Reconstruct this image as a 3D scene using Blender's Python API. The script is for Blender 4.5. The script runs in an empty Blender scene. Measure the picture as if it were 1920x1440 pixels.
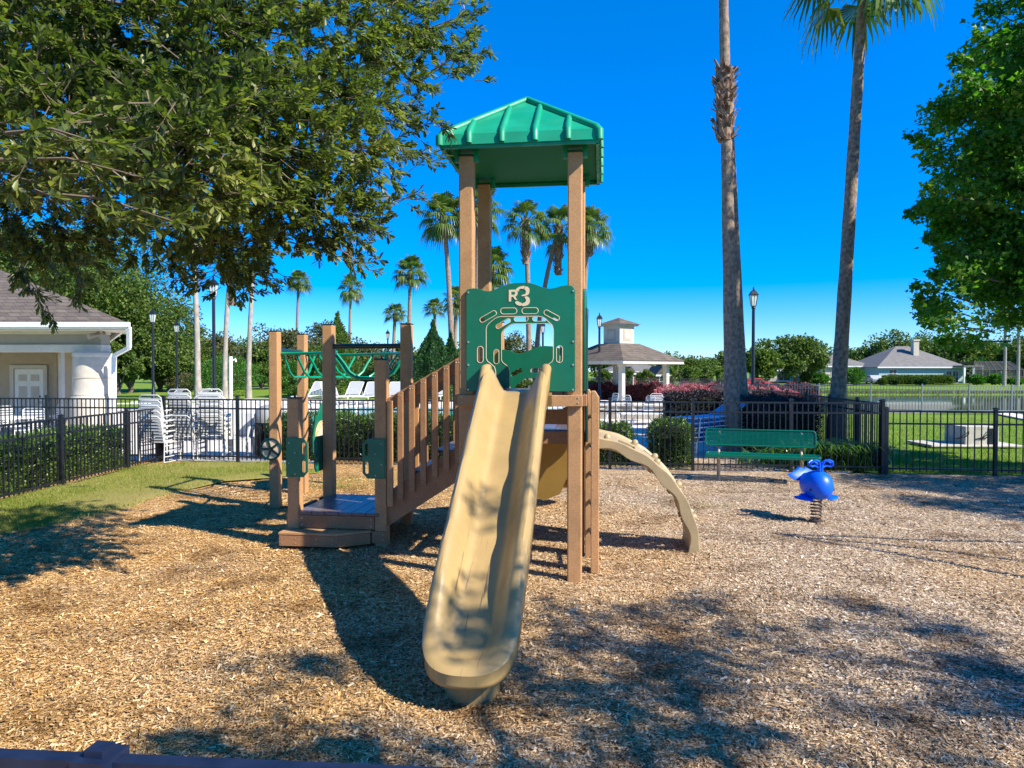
import bpy, bmesh, math, random
import numpy as np
from mathutils import Vector, Matrix
R = math.radians
random.seed(7); rng = np.random.default_rng(7)
scene = bpy.context.scene
COL = scene.collection
# ---------------------------------------------------------------- camera, sky, sun, exposure
CAM_H = 1.85; FPX = 1330.0; PITCH = math.atan(26/1330)
cd = bpy.data.cameras.new('camera'); cam = bpy.data.objects.new('camera', cd); COL.objects.link(cam)
cam.location = (0, 0, CAM_H); cam.rotation_euler = (R(90)-PITCH, 0, 0)
cd.sensor_width = 36; cd.lens = FPX/1920*36; cd.clip_start = .05; cd.clip_end = 3000
scene.camera = cam
SUN_EL = R(40); SUN_AZ = (.86, -.50)            # horizontal direction from the ground towards the sun
world = bpy.data.worlds.new('World'); scene.world = world; world.use_nodes = True
wn = world.node_tree.nodes; wl = world.node_tree.links; wn.clear()
sky = wn.new('ShaderNodeTexSky'); sky.sky_type = 'NISHITA'; sky.sun_disc = False
sky.sun_elevation = SUN_EL; sky.sun_rotation = math.atan2(SUN_AZ[0], SUN_AZ[1])
sky.air_density = 1.0; sky.dust_density = .0; sky.ozone_density = 4.0; sky.altitude = 900
hsv = wn.new('ShaderNodeHueSaturation'); hsv.inputs['Saturation'].default_value = 1.38; hsv.inputs['Value'].default_value = .97; hsv.inputs['Hue'].default_value = .508
bg = wn.new('ShaderNodeBackground'); bg.inputs[1].default_value = .15
wo = wn.new('ShaderNodeOutputWorld')
wtc = wn.new('ShaderNodeTexCoord'); wsp = wn.new('ShaderNodeSeparateXYZ'); wl.new(wtc.outputs['Generated'], wsp.inputs[0])
wr_ = wn.new('ShaderNodeValToRGB'); wr_.color_ramp.elements[0].position = 0.0; wr_.color_ramp.elements[0].color = (.50, .62, .82, 1)
wr_.color_ramp.elements[1].position = .48; wr_.color_ramp.elements[1].color = (1, 1, 1, 1); e_ = wr_.color_ramp.elements.new(.13); e_.color = (.58, .71, .93, 1)
wmx = wn.new('ShaderNodeMix'); wmx.data_type = 'RGBA'; wmx.blend_type = 'MULTIPLY'; wmx.inputs[0].default_value = 1
wl.new(wsp.outputs[2], wr_.inputs[0]); wl.new(sky.outputs[0], wmx.inputs[6]); wl.new(wr_.outputs[0], wmx.inputs[7]); wl.new(wmx.outputs[2], hsv.inputs['Color']); wl.new(hsv.outputs[0], bg.inputs[0]); wl.new(bg.outputs[0], wo.inputs[0])
sd = bpy.data.lights.new('sun', 'SUN'); sd.energy = 5.0; sd.angle = R(.55); sd.color = (1, .93, .80)
sun = bpy.data.objects.new('sun', sd); COL.objects.link(sun)
sv = Vector((SUN_AZ[0]*math.cos(SUN_EL), SUN_AZ[1]*math.cos(SUN_EL), math.sin(SUN_EL)))
sun.rotation_euler = sv.to_track_quat('Z', 'Y').to_euler(); sun.location = (20, -12, 20)
scene.view_settings.view_transform = 'Standard'; scene.view_settings.look = 'None'
scene.view_settings.exposure = .92; scene.view_settings.gamma = 1.0
scene.cycles.max_bounces = 6; scene.cycles.transparent_max_bounces = 12
# ---------------------------------------------------------------- helpers
def ray(px, py):
    x = (px-960)/FPX; y = -(py-720)/FPX
    return Vector((x, math.cos(PITCH)+y*math.sin(PITCH), -math.sin(PITCH)+y*math.cos(PITCH)))
def G(px, py, z=0.0):
    d = ray(px, py); t = (z-CAM_H)/d.z
    return Vector((d.x*t, d.y*t, z))
def A(px, py, Y):
    d = ray(px, py); t = Y/d.y
    return Vector((d.x*t, Y, CAM_H+d.z*t))
def tag(o, label=None, cat=None, group=None, kind=None):
    if label: o['label'] = label
    if cat: o['category'] = cat
    if group: o['group'] = group
    if kind: o['kind'] = kind
    return o
def empty(name, loc, rz=0, label=None, cat=None, group=None):
    o = bpy.data.objects.new(name, None); COL.objects.link(o); o.location = loc; o.rotation_euler = (0, 0, rz)
    o.empty_display_size = .2
    return tag(o, label, cat, group)
def link(name, me, mat, parent=None, smooth=False):
    if mat is not None:
        for m in (mat if isinstance(mat, (list, tuple)) else [mat]): me.materials.append(m)
    if smooth: me.polygons.foreach_set('use_smooth', [True]*len(me.polygons))
    o = bpy.data.objects.new(name, me); COL.objects.link(o)
    if parent is not None: o.parent = parent
    return o
def bevel(o, w=.006, seg=2):
    m = o.modifiers.new('bevel', 'BEVEL'); m.width = w; m.segments = seg; m.limit_method = 'ANGLE'; m.angle_limit = R(40); m.harden_normals = False
    return o
def subsurf(o, n=1):
    m = o.modifiers.new('sub', 'SUBSURF'); m.levels = n; m.render_levels = n; return o
def copy_tree(o, parent=None):
    c = o.copy(); COL.objects.link(c); c.parent = parent
    for ch in list(o.children): copy_tree(ch, c)
    return c
def relabel(o, label): o['label'] = label; return o
class MB:
    def __init__(s): s.v = []; s.f = []; s.mi = []; s.m = 0
    def add(s, vs, fs):
        b = len(s.v); s.v += [tuple(p) for p in vs]; s.f += [tuple(b+i for i in f) for f in fs]; s.mi += [s.m]*len(fs); return s
    def box(s, c, d, rz=0, M=None):
        hx, hy, hz = d[0]/2, d[1]/2, d[2]/2
        ps = [Vector((x, y, z)) for x in (-hx, hx) for y in (-hy, hy) for z in (-hz, hz)]
        if rz: r = Matrix.Rotation(rz, 3, 'Z'); ps = [r@p for p in ps]
        if M is not None: ps = [M@p for p in ps]
        ps = [p+Vector(c) for p in ps]
        return s.add(ps, [(0,1,3,2),(4,6,7,5),(0,4,5,1),(2,3,7,6),(0,2,6,4),(1,5,7,3)])
    def bb(s, x0, x1, y0, y1, z0, z1): return s.box(((x0+x1)/2, (y0+y1)/2, (z0+z1)/2), (x1-x0, y1-y0, z1-z0))
    def beam(s, a, b, w, h, up=(0, 0, 1)):
        a = Vector(a); b = Vector(b); d = b-a; L = d.length; d.normalize(); u = Vector(up)
        sd_ = d.cross(u)
        if sd_.length < 1e-4: sd_ = d.cross(Vector((1, 0, 0)))
        sd_.normalize(); u = sd_.cross(d)
        ps = []
        for p in (a, b):
            for (i, j) in ((-1,-1),(1,-1),(1,1),(-1,1)): ps.append(p+sd_*(i*w/2)+u*(j*h/2))
        return s.add(ps, [(0,1,2,3),(7,6,5,4),(0,4,5,1),(1,5,6,2),(2,6,7,3),(3,7,4,0)])
    def tube(s, pts, r, n=8, cap=True, closed=False):
        pts = [Vector(p) for p in pts]; m = len(pts); rs = r if isinstance(r, (list, tuple)) else [r]*m
        rings = []; ref = None
        for i, p in enumerate(pts):
            if closed: t = pts[(i+1) % m]-pts[i-1]
            else: t = pts[min(i+1, m-1)]-pts[max(i-1, 0)]
            t.normalize()
            if ref is None:
                ref = Vector((0, 0, 1)) if abs(t.z) < .9 else Vector((1, 0, 0))
            a = t.cross(ref); a.normalize(); b = a.cross(t); ref = b
            rings.append([p+(a*math.cos(2*math.pi*k/n)+b*math.sin(2*math.pi*k/n))*rs[i] for k in range(n)])
        vs = [q for rr in rings for q in rr]; fs = []
        for i in range(m if closed else m-1):
            j = (i+1) % m
            for k in range(n):
                k2 = (k+1) % n; fs.append((i*n+k, j*n+k, j*n+k2, i*n+k2))
        if cap and not closed: fs.append(tuple(range(n))); fs.append(tuple((m-1)*n+k for k in reversed(range(n))))
        return s.add(vs, fs)
    def lathe(s, prof, c=(0, 0, 0), n=24, cap=True, rz=0):
        vs = []; fs = []
        for (r, z) in prof:
            for k in range(n):
                a = 2*math.pi*k/n+rz; vs.append((c[0]+r*math.cos(a), c[1]+r*math.sin(a), c[2]+z))
        for i in range(len(prof)-1):
            for k in range(n):
                k2 = (k+1) % n; fs.append((i*n+k, i*n+k2, (i+1)*n+k2, (i+1)*n+k))
        if cap: fs.append(tuple(reversed(range(n)))); fs.append(tuple((len(prof)-1)*n+k for k in range(n)))
        return s.add(vs, fs)
    def prism(s, poly, z0, z1):
        n = len(poly); vs = [(x, y, z0) for x, y in poly]+[(x, y, z1) for x, y in poly]
        fs = [tuple(reversed(range(n))), tuple(range(n, 2*n))]+[(k, (k+1) % n, n+(k+1) % n, n+k) for k in range(n)]
        return s.add(vs, fs)
    def extr(s, poly, f, a, b):      # polygon in 2-D, f(p, q, t) -> xyz, extruded from t=a to t=b
        n = len(poly); vs = [f(p, q, a) for p, q in poly]+[f(p, q, b) for p, q in poly]
        fs = [tuple(reversed(range(n))), tuple(range(n, 2*n))]+[(k, (k+1) % n, n+(k+1) % n, n+k) for k in range(n)]
        return s.add(vs, fs)
    def sphere(s, c, r, n=12, m=8, sc=(1, 1, 1)):
        vs = []; fs = []
        for i in range(m+1):
            t = math.pi*i/m
            for k in range(n):
                a = 2*math.pi*k/n; vs.append((c[0]+r*sc[0]*math.sin(t)*math.cos(a), c[1]+r*sc[1]*math.sin(t)*math.sin(a), c[2]-r*sc[2]*math.cos(t)))
        for i in range(m):
            for k in range(n):
                k2 = (k+1) % n; fs.append((i*n+k, i*n+k2, (i+1)*n+k2, (i+1)*n+k))
        return s.add(vs, fs)
    def build(s, name, mat, parent=None, smooth=False):
        me = bpy.data.meshes.new(name); me.from_pydata(s.v, [], s.f)
        if isinstance(mat, (list, tuple)): me.polygons.foreach_set('material_index', s.mi)
        bm = bmesh.new(); bm.from_mesh(me); bmesh.ops.remove_doubles(bm, verts=bm.verts, dist=1e-5)
        bmesh.ops.recalc_face_normals(bm, faces=bm.faces); bm.to_mesh(me); bm.free()
        o = link(name, me, mat, parent, smooth)
        if smooth:
            try: me.set_sharp_from_angle(angle=R(40))
            except Exception: pass
        return o
def npmesh(name, V, F, mat, parent=None, smooth=False, mi=None):
    V = np.ascontiguousarray(V, dtype=np.float32); F = np.ascontiguousarray(F, dtype=np.int32)
    me = bpy.data.meshes.new(name); n, k = F.shape
    me.vertices.add(len(V)); me.vertices.foreach_set('co', V.ravel())
    me.loops.add(n*k); me.loops.foreach_set('vertex_index', F.ravel())
    me.polygons.add(n); me.polygons.foreach_set('loop_start', np.arange(0, n*k, k, dtype=np.int32))
    me.polygons.foreach_set('loop_total', np.full(n, k, dtype=np.int32))
    o = link(name, me, mat, parent, smooth)
    if mi is not None: me.polygons.foreach_set('material_index', np.ascontiguousarray(mi, dtype=np.int32))
    me.update(calc_edges=True)
    return o
OAKL = (np.array([(0,0,0),(.35,.12,.03),(.75,.17,.05),(1,0,-.02),(.75,-.17,.05),(.35,-.12,.03)]), np.array([(0,1,2,3),(0,3,4,5)]))
QUAD = (np.array([(0,0,0),(.5,.32,.06),(1,0,0),(.5,-.32,.06)]), np.array([(0,1,2,3)]))
LOBE = (np.array([(0,0,0),(.15,.45,.04),(.5,.25,.02),(.75,.42,.0),(1,0,-.06),(.75,-.42,0),(.5,-.25,.02),(.15,-.45,.04)]), np.array([(0,1,2,3),(0,3,4,4),(0,4,5,5),(0,5,6,7)]))
LOBE = (LOBE[0], np.array([(0,1,2,4),(2,3,4,4),(0,4,6,7),(6,4,5,5)]))
LOBE = (np.array([(0,0,0),(.2,.5,.04),(.48,.2,.02),(.72,.42,0),(1,0,-.06),(.72,-.42,0),(.48,-.2,.02),(.2,-.5,.04)]), np.array([(0,1,2,4),(2,3,4,0),(0,4,6,7),(6,0,4,5)]))
LOBE = (np.array([(0,0,0),(.28,.5,.03),(.55,.2,.02),(1,0,-.06),(.55,-.2,.02),(.28,-.5,.03)]), np.array([(0,1,2,3),(0,3,4,5)]))
def rand_dirs(n, zb=0.0):
    d = rng.normal(size=(n, 3)); d[:, 2] += zb; d /= np.linalg.norm(d, axis=1)[:, None]; return d
def leaves(tpl, pos, d, size, nrm=None):
    tv, tf = tpl; n = len(pos)
    if nrm is None: nrm = rand_dirs(n, .9)
    y = np.cross(nrm, d); y /= (np.linalg.norm(y, axis=1)[:, None]+1e-9); z = np.cross(d, y)
    s = (np.ones(n)*size)[:, None, None] if np.isscalar(size) else size[:, None, None]
    V = pos[:, None, :]+s*(tv[None, :, 0, None]*d[:, None, :]+tv[None, :, 1, None]*y[:, None, :]+tv[None, :, 2, None]*z[:, None, :])
    F = tf[None]+(np.arange(n)*len(tv))[:, None, None]
    return V.reshape(-1, 3), F.reshape(-1, tf.shape[1])
# ---------------------------------------------------------------- materials
def newmat(name):
    m = bpy.data.materials.new(name); m.use_nodes = True; nt = m.node_tree
    return m, nt.nodes, nt.links, nt.nodes['Principled BSDF']
def ramp(n, stops):
    r = n.new('ShaderNodeValToRGB'); e = r.color_ramp.elements
    while len(e) < len(stops): e.new(.5)
    for i, (p, c) in enumerate(stops): e[i].position = p; e[i].color = (*c, 1)
    return r
def pm(name, c, rough=.5, metal=0, c2=None, scale=8, bump=0, bscale=60, spec=.5, stretch=None, detail=4, lo=.35, hi=.65, dirt=0):
    m, n, l, b = newmat(name)
    b.inputs['Roughness'].default_value = rough; b.inputs['Metallic'].default_value = metal
    b.inputs['Specular IOR Level'].default_value = spec; b.inputs['Base Color'].default_value = (*c, 1)
    tc = n.new('ShaderNodeTexCoord'); src = tc.outputs['Object']
    if stretch:
        mp = n.new('ShaderNodeMapping'); mp.inputs['Scale'].default_value = stretch; l.new(src, mp.inputs[0]); src = mp.outputs[0]
    if c2:
        t = n.new('ShaderNodeTexNoise'); t.inputs['Scale'].default_value = scale; t.inputs['Detail'].default_value = detail
        l.new(src, t.inputs['Vector']); r = ramp(n, [(lo, c), (hi, c2)]); l.new(t.outputs[0], r.inputs[0]); l.new(r.outputs[0], b.inputs['Base Color'])
    if dirt:
        t = n.new('ShaderNodeTexNoise'); t.inputs['Scale'].default_value = 2.7; t.inputs['Detail'].default_value = 9; t.inputs['Roughness'].default_value = .72
        l.new(tc.outputs['Object'], t.inputs['Vector']); r2 = ramp(n, [(.36, (1-dirt,)*3), (.56, (1,1,1))]); l.new(t.outputs[0], r2.inputs[0])
        mu = n.new('ShaderNodeMix'); mu.data_type = 'RGBA'; mu.blend_type = 'MULTIPLY'; mu.inputs[0].default_value = 1
        if c2: l.new(r.outputs[0], mu.inputs[6])
        else: mu.inputs[6].default_value = (*c, 1)
        l.new(r2.outputs[0], mu.inputs[7]); l.new(mu.outputs[2], b.inputs['Base Color'])
        mrr = n.new('ShaderNodeMapRange'); mrr.inputs[3].default_value = min(1, rough+.18); mrr.inputs[4].default_value = max(.1, rough-.06); mrr.inputs[1].default_value = .35; mrr.inputs[2].default_value = .65
        l.new(t.outputs[0], mrr.inputs[0]); l.new(mrr.outputs[0], b.inputs['Roughness'])
    if bump:
        t = n.new('ShaderNodeTexNoise'); t.inputs['Scale'].default_value = bscale; t.inputs['Detail'].default_value = 5
        l.new(src, t.inputs['Vector']); bp = n.new('ShaderNodeBump'); bp.inputs['Strength'].default_value = bump; bp.inputs['Distance'].default_value = .01
        l.new(t.outputs[0], bp.inputs['Height']); l.new(bp.outputs[0], b.inputs['Normal'])
    return m
def leafmat(name, cols, rough=.45, trans=.3, spec=.4):
    m, n, l, b = newmat(name); g = n.new('ShaderNodeNewGeometry')
    k = len(cols); r = ramp(n, [((i+.5)/k, c) for i, c in enumerate(cols)])
    tc = n.new('ShaderNodeTexCoord'); t = n.new('ShaderNodeTexNoise'); t.inputs['Scale'].default_value = 1.3; t.inputs['Detail'].default_value = 2
    l.new(tc.outputs['Object'], t.inputs['Vector'])
    mx = n.new('ShaderNodeMath'); mx.operation = 'MULTIPLY_ADD'; mx.inputs[1].default_value = .55; l.new(g.outputs['Random Per Island'], mx.inputs[0])
    m2 = n.new('ShaderNodeMath'); m2.operation = 'MULTIPLY_ADD'; m2.inputs[1].default_value = 1.0; m2.inputs[2].default_value = -.28; l.new(t.outputs[0], m2.inputs[0])
    l.new(m2.outputs[0], mx.inputs[2]); l.new(mx.outputs[0], r.inputs[0]); l.new(r.outputs[0], b.inputs['Base Color'])
    b.inputs['Roughness'].default_value = rough; b.inputs['Specular IOR Level'].default_value = spec
    tr = n.new('ShaderNodeBsdfTranslucent'); mu = n.new('ShaderNodeMix'); mu.data_type = 'RGBA'; mu.blend_type = 'MULTIPLY'; mu.inputs[0].default_value = 1
    l.new(r.outputs[0], mu.inputs[6]); mu.inputs[7].default_value = (1.5, 1.9, .6, 1); l.new(mu.outputs[2], tr.inputs[0])
    ms = n.new('ShaderNodeMixShader'); ms.inputs[0].default_value = trans
    out = n['Material Output']; l.new(b.outputs[0], ms.inputs[1]); l.new(tr.outputs[0], ms.inputs[2]); l.new(ms.outputs[0], out.inputs[0])
    return m
def brickmat(name, c1, c2, mortar, w, h, bump=.4, rough=.9, msize=.01):
    m, n, l, b = newmat(name); tc = n.new('ShaderNodeTexCoord'); br = n.new('ShaderNodeTexBrick')
    br.inputs['Color1'].default_value = (*c1, 1); br.inputs['Color2'].default_value = (*c2, 1); br.inputs['Mortar'].default_value = (*mortar, 1)
    br.inputs['Scale'].default_value = 1; br.inputs['Brick Width'].default_value = w; br.inputs['Row Height'].default_value = h; br.inputs['Mortar Size'].default_value = msize
    l.new(tc.outputs['UV'], br.inputs['Vector']); 
    cb = n.new('ShaderNodeCombineXYZ'); sp = n.new('ShaderNodeSeparateXYZ'); l.new(tc.outputs['Object'], sp.inputs[0])
    ad = n.new('ShaderNodeMath'); ad.operation = 'ADD'; l.new(sp.outputs[0], ad.inputs[0]); l.new(sp.outputs[1], ad.inputs[1])
    l.new(ad.outputs[0], cb.inputs[0]); l.new(sp.outputs[2], cb.inputs[1]); l.new(cb.outputs[0], br.inputs['Vector'])
    t = n.new('ShaderNodeTexNoise'); t.inputs['Scale'].default_value = 3; l.new(tc.outputs['Object'], t.inputs['Vector'])
    mu = n.new('ShaderNodeMix'); mu.data_type = 'RGBA'; mu.blend_type = 'MULTIPLY'; mu.inputs[0].default_value = .5
    l.new(br.outputs[0], mu.inputs[6]); l.new(t.outputs[0], mu.inputs[7]); l.new(mu.outputs[2], b.inputs['Base Color'])
    b.inputs['Roughness'].default_value = rough
    bp = n.new('ShaderNodeBump'); bp.inputs['Strength'].default_value = bump; bp.inputs['Distance'].default_value = .01
    l.new(br.outputs[0], bp.inputs['Height']); l.new(bp.outputs[0], b.inputs['Normal'])
    return m
M = {}
M['post'] = pm('recycled_lumber_tan', (.43,.225,.092), .6, c2=(.53,.29,.125), scale=90, bump=.35, bscale=160, detail=2, dirt=.22)
M['brown'] = pm('recycled_lumber_shaded', (.29,.14,.058), .55, c2=(.36,.18,.078), scale=60, bump=.2, bscale=140, dirt=.22)  # the tan lumber again, with the shade on the stairs put into its colour
M['deck'] = pm('deck_boards_coated', (.11,.085,.09), .32, c2=(.145,.11,.11), scale=30, bump=.1)
M['slide'] = pm('slide_plastic', (.36,.245,.098), .33, c2=(.41,.28,.115), scale=3, bump=.04, bscale=90, spec=.5, dirt=.14)
M['slide2'] = pm('yellow_tan_plastic', (.50,.30,.07), .35, c2=(.54,.34,.09), scale=4)
M['arch'] = pm('climber_plastic', (.38,.285,.15), .42, c2=(.42,.32,.17), scale=5, bump=.1, bscale=70, dirt=.2)
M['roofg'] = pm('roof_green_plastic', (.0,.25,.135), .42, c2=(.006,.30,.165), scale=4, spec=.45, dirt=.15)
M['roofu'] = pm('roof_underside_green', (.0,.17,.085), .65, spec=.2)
M['panel'] = pm('panel_green_plastic', (.003,.135,.068), .38, c2=(.004,.15,.078), scale=5, dirt=.15)
M['cream'] = pm('routed_cream_plastic', (.72,.55,.36), .5)
M['gmetal'] = pm('green_coated_metal', (.0,.26,.13), .25)
M['gdark'] = pm('dark_green_coated_metal', (.004,.035,.028), .3)
M['bolt'] = pm('bolt_steel', (.55,.52,.45), .35, .8)
M['black'] = pm('black_coated_aluminium', (.010,.012,.016), .35, c2=(.016,.019,.025), scale=30, spec=.4)
M['blackrail'] = pm('blue_black_coated_rail', (.006,.012,.035), .4, c2=(.012,.02,.05), scale=20, spec=.5)
M['greyfence'] = pm('grey_weathered_fence', (.20,.22,.24), .5)
M['brownfence'] = pm('bronze_fence', (.085,.07,.06), .5)
M['blue'] = pm('blue_moulded_plastic', (.0,.10,.72), .3, c2=(.0,.12,.78), scale=5, spec=.4, dirt=.1)
M['bluedark'] = pm('dark_blue_eye', (.004,.01,.08), .3)
M['spring'] = pm('steel_spring', (.07,.06,.055), .45, .3, c2=(.13,.09,.06), scale=20)
M['bench'] = pm('bench_green_coating', (.0,.13,.07), .28)
M['benchleg'] = pm('bench_leg_tan', (.45,.30,.18), .5)
M['white'] = pm('white_coated', (.80,.80,.77), .4, c2=(.74,.74,.71), scale=6)
M['whiteplastic'] = pm('white_straps', (.52,.53,.53), .45)
M['chairframe'] = pm('weathered_white_tube', (.56,.56,.54), .4)
M['gazwhite'] = pm('gazebo_cream_paint', (.52,.48,.40), .6, dirt=.15)
M['cream_wall'] = pm('cream_trim', (.55,.51,.43), .7, dirt=.1, c2=(.60,.56,.48), scale=3)
M['stucco'] = pm('tan_stucco', (.42,.345,.25), .9, c2=(.46,.38,.28), scale=4, bump=.4, bscale=120)
M['stucco_grey'] = pm('grey_stucco_frieze', (.30,.275,.225), .9, c2=(.33,.30,.25), scale=4, bump=.3)
M['column'] = pm('column_stone', (.47,.42,.34), .85, dirt=.12, c2=(.53,.48,.40), scale=6, bump=.3, bscale=80)
M['hedgecore'] = pm('hedge_core_shade', (.012,.022,.006), .9, c2=(.02,.035,.01), scale=20, bump=.6)  # near-black green stands for the shade deep inside the hedges
M['bluestrap'] = pm('blue_straps', (.09,.30,.66), .4, c2=(.12,.34,.70), scale=3)
M['concrete'] = pm('pool_deck_concrete', (.56,.51,.44), .85, c2=(.66,.61,.54), scale=2.2, bump=.2, bscale=40, detail=8)
M['coping'] = pm('pool_coping', (.55,.50,.44), .8, c2=(.62,.58,.52), scale=6)
M['shingle'] = brickmat('shingle_roof', (.21,.165,.12), (.13,.10,.075), (.07,.055,.045), .3, .12, .5)
M['shingleg'] = brickmat('grey_shingle_roof', (.25,.235,.22), (.20,.19,.18), (.12,.115,.11), .5, .2, .3)
M['redbrick'] = brickmat('red_brick', (.42,.085,.045), (.34,.065,.035), (.30,.2,.15), .22, .075, .3)
M['block'] = brickmat('split_block', (.50,.45,.38), (.42,.38,.32), (.25,.22,.19), .42, .21, .6)
M['teal'] = pm('pale_teal_siding', (.33,.45,.42), .8, c2=(.37,.48,.45), scale=2)
M['housewall'] = pm('beige_house_wall', (.50,.44,.35), .85, c2=(.55,.49,.40), scale=2)
M['glassdark'] = pm('window_glass', (.02,.03,.035), .12, spec=.7)
M['lampglass'] = pm('frosted_lamp_glass', (.62,.66,.62), .25, spec=.5)
M['bark'] = pm('grey_bark', (.08,.062,.048), .95, c2=(.15,.12,.095), scale=7, bump=.9, bscale=22, stretch=(1,1,.3))
M['twig'] = pm('twig_bark', (.11,.08,.055), .9, c2=(.17,.13,.09), scale=10)
M['oakleaf'] = leafmat('near_oak_leaves', [(.024,.038,.016),(.055,.078,.024),(.105,.135,.034),(.18,.205,.05),(.30,.27,.10)], .42, .36, .5)
M['mapleleaf'] = leafmat('right_tree_leaves', [(.025,.085,.012),(.045,.135,.015),(.075,.19,.02),(.12,.24,.024),(.22,.23,.04)], .42, .55)
M['mid1'] = leafmat('oak_foliage', [(.032,.065,.015),(.06,.105,.02),(.105,.155,.026),(.17,.21,.04)], .6, .28, .3)
M['mid2'] = leafmat('olive_foliage', [(.04,.052,.02),(.072,.085,.032),(.11,.115,.045),(.155,.14,.058)], .6, .25, .3)
M['bright'] = leafmat('bright_shrub_foliage', [(.025,.09,.01),(.05,.15,.014),(.09,.22,.02)], .45, .3)
M['yellowgreen'] = leafmat('young_tree_foliage', [(.05,.09,.012),(.09,.14,.02),(.15,.19,.03)], .5, .3)
M['hedge'] = leafmat('hedge_foliage', [(.02,.05,.01),(.045,.10,.014),(.10,.18,.022),(.19,.26,.03)], .32, .25, .6)
M['darkhedge'] = leafmat('dark_hedge_foliage', [(.015,.012,.016),(.028,.018,.025),(.04,.03,.028)], .5, .2)
M['pink'] = leafmat('pink_shrub_foliage', [(.05,.02,.025),(.12,.03,.05),(.24,.06,.09),(.07,.06,.03)], .5, .3)
M['pinkbright'] = leafmat('bright_pink_blossom', [(.10,.05,.04),(.38,.09,.14),(.55,.16,.22),(.62,.26,.30)], .5, .3)
M['conifer'] = leafmat('conifer_foliage', [(.012,.05,.014),(.025,.085,.02),(.05,.13,.03)], .6, .2)
M['conifer2'] = leafmat('golden_conifer_foliage', [(.04,.09,.014),(.08,.14,.02),(.13,.19,.03)], .6, .25)
M['frond'] = leafmat('palm_fronds', [(.03,.075,.012),(.06,.12,.02),(.12,.17,.035),(.22,.22,.08)], .38, .25, .5)
M['lily'] = leafmat('strappy_leaves', [(.05,.13,.018),(.09,.20,.03),(.17,.29,.05)], .35, .4)
M['boots'] = pm('palm_boots', (.09,.045,.028), .9, c2=(.36,.24,.16), scale=9, bump=.6, bscale=30)
M['palmtrunk'] = pm('palm_trunk_bark', (.15,.105,.075), .95, c2=(.34,.25,.18), scale=14, bump=.9, bscale=38, stretch=(1,1,.8), detail=8)
M['palmtrunk2'] = pm('pale_palm_trunk', (.27,.235,.19), .95, dirt=.15, c2=(.40,.36,.31), scale=5, bump=.5, bscale=20, stretch=(1,1,.5))
M['water'] = None

m_ = M['slide']; n_ = m_.node_tree.nodes; l_ = m_.node_tree.links; b_ = n_['Principled BSDF']; src = b_.inputs['Base Color'].links[0].from_socket
tc_ = n_.new('ShaderNodeTexCoord'); mp_ = n_.new('ShaderNodeMapping'); mp_.inputs['Scale'].default_value = (55, 2.2, 1.2); l_.new(tc_.outputs['Object'], mp_.inputs[0])
t_ = n_.new('ShaderNodeTexNoise'); t_.inputs['Scale'].default_value = 1; t_.inputs['Detail'].default_value = 6; l_.new(mp_.outputs[0], t_.inputs['Vector'])
r_ = ramp(n_, [(.64, (0,0,0)), (.70, (1,1,1))]); l_.new(t_.outputs[0], r_.inputs[0])
sp_ = n_.new('ShaderNodeSeparateXYZ'); l_.new(tc_.outputs['Object'], sp_.inputs[0])
ma_ = n_.new('ShaderNodeMapRange'); ma_.inputs[1].default_value = -1.0; ma_.inputs[2].default_value = -1.9; ma_.inputs[3].default_value = .0; ma_.inputs[4].default_value = .75; l_.new(sp_.outputs[1], ma_.inputs[0])
mm_ = n_.new('ShaderNodeMath'); mm_.operation = 'MULTIPLY'; l_.new(r_.outputs[0], mm_.inputs[0]); l_.new(ma_.outputs[0], mm_.inputs[1])
mx2 = n_.new('ShaderNodeMix'); mx2.data_type = 'RGBA'; l_.new(mm_.outputs[0], mx2.inputs[0]); l_.new(src, mx2.inputs[6]); mx2.inputs[7].default_value = (.07,.055,.04,1); l_.new(mx2.outputs[2], b_.inputs['Base Color'])
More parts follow.
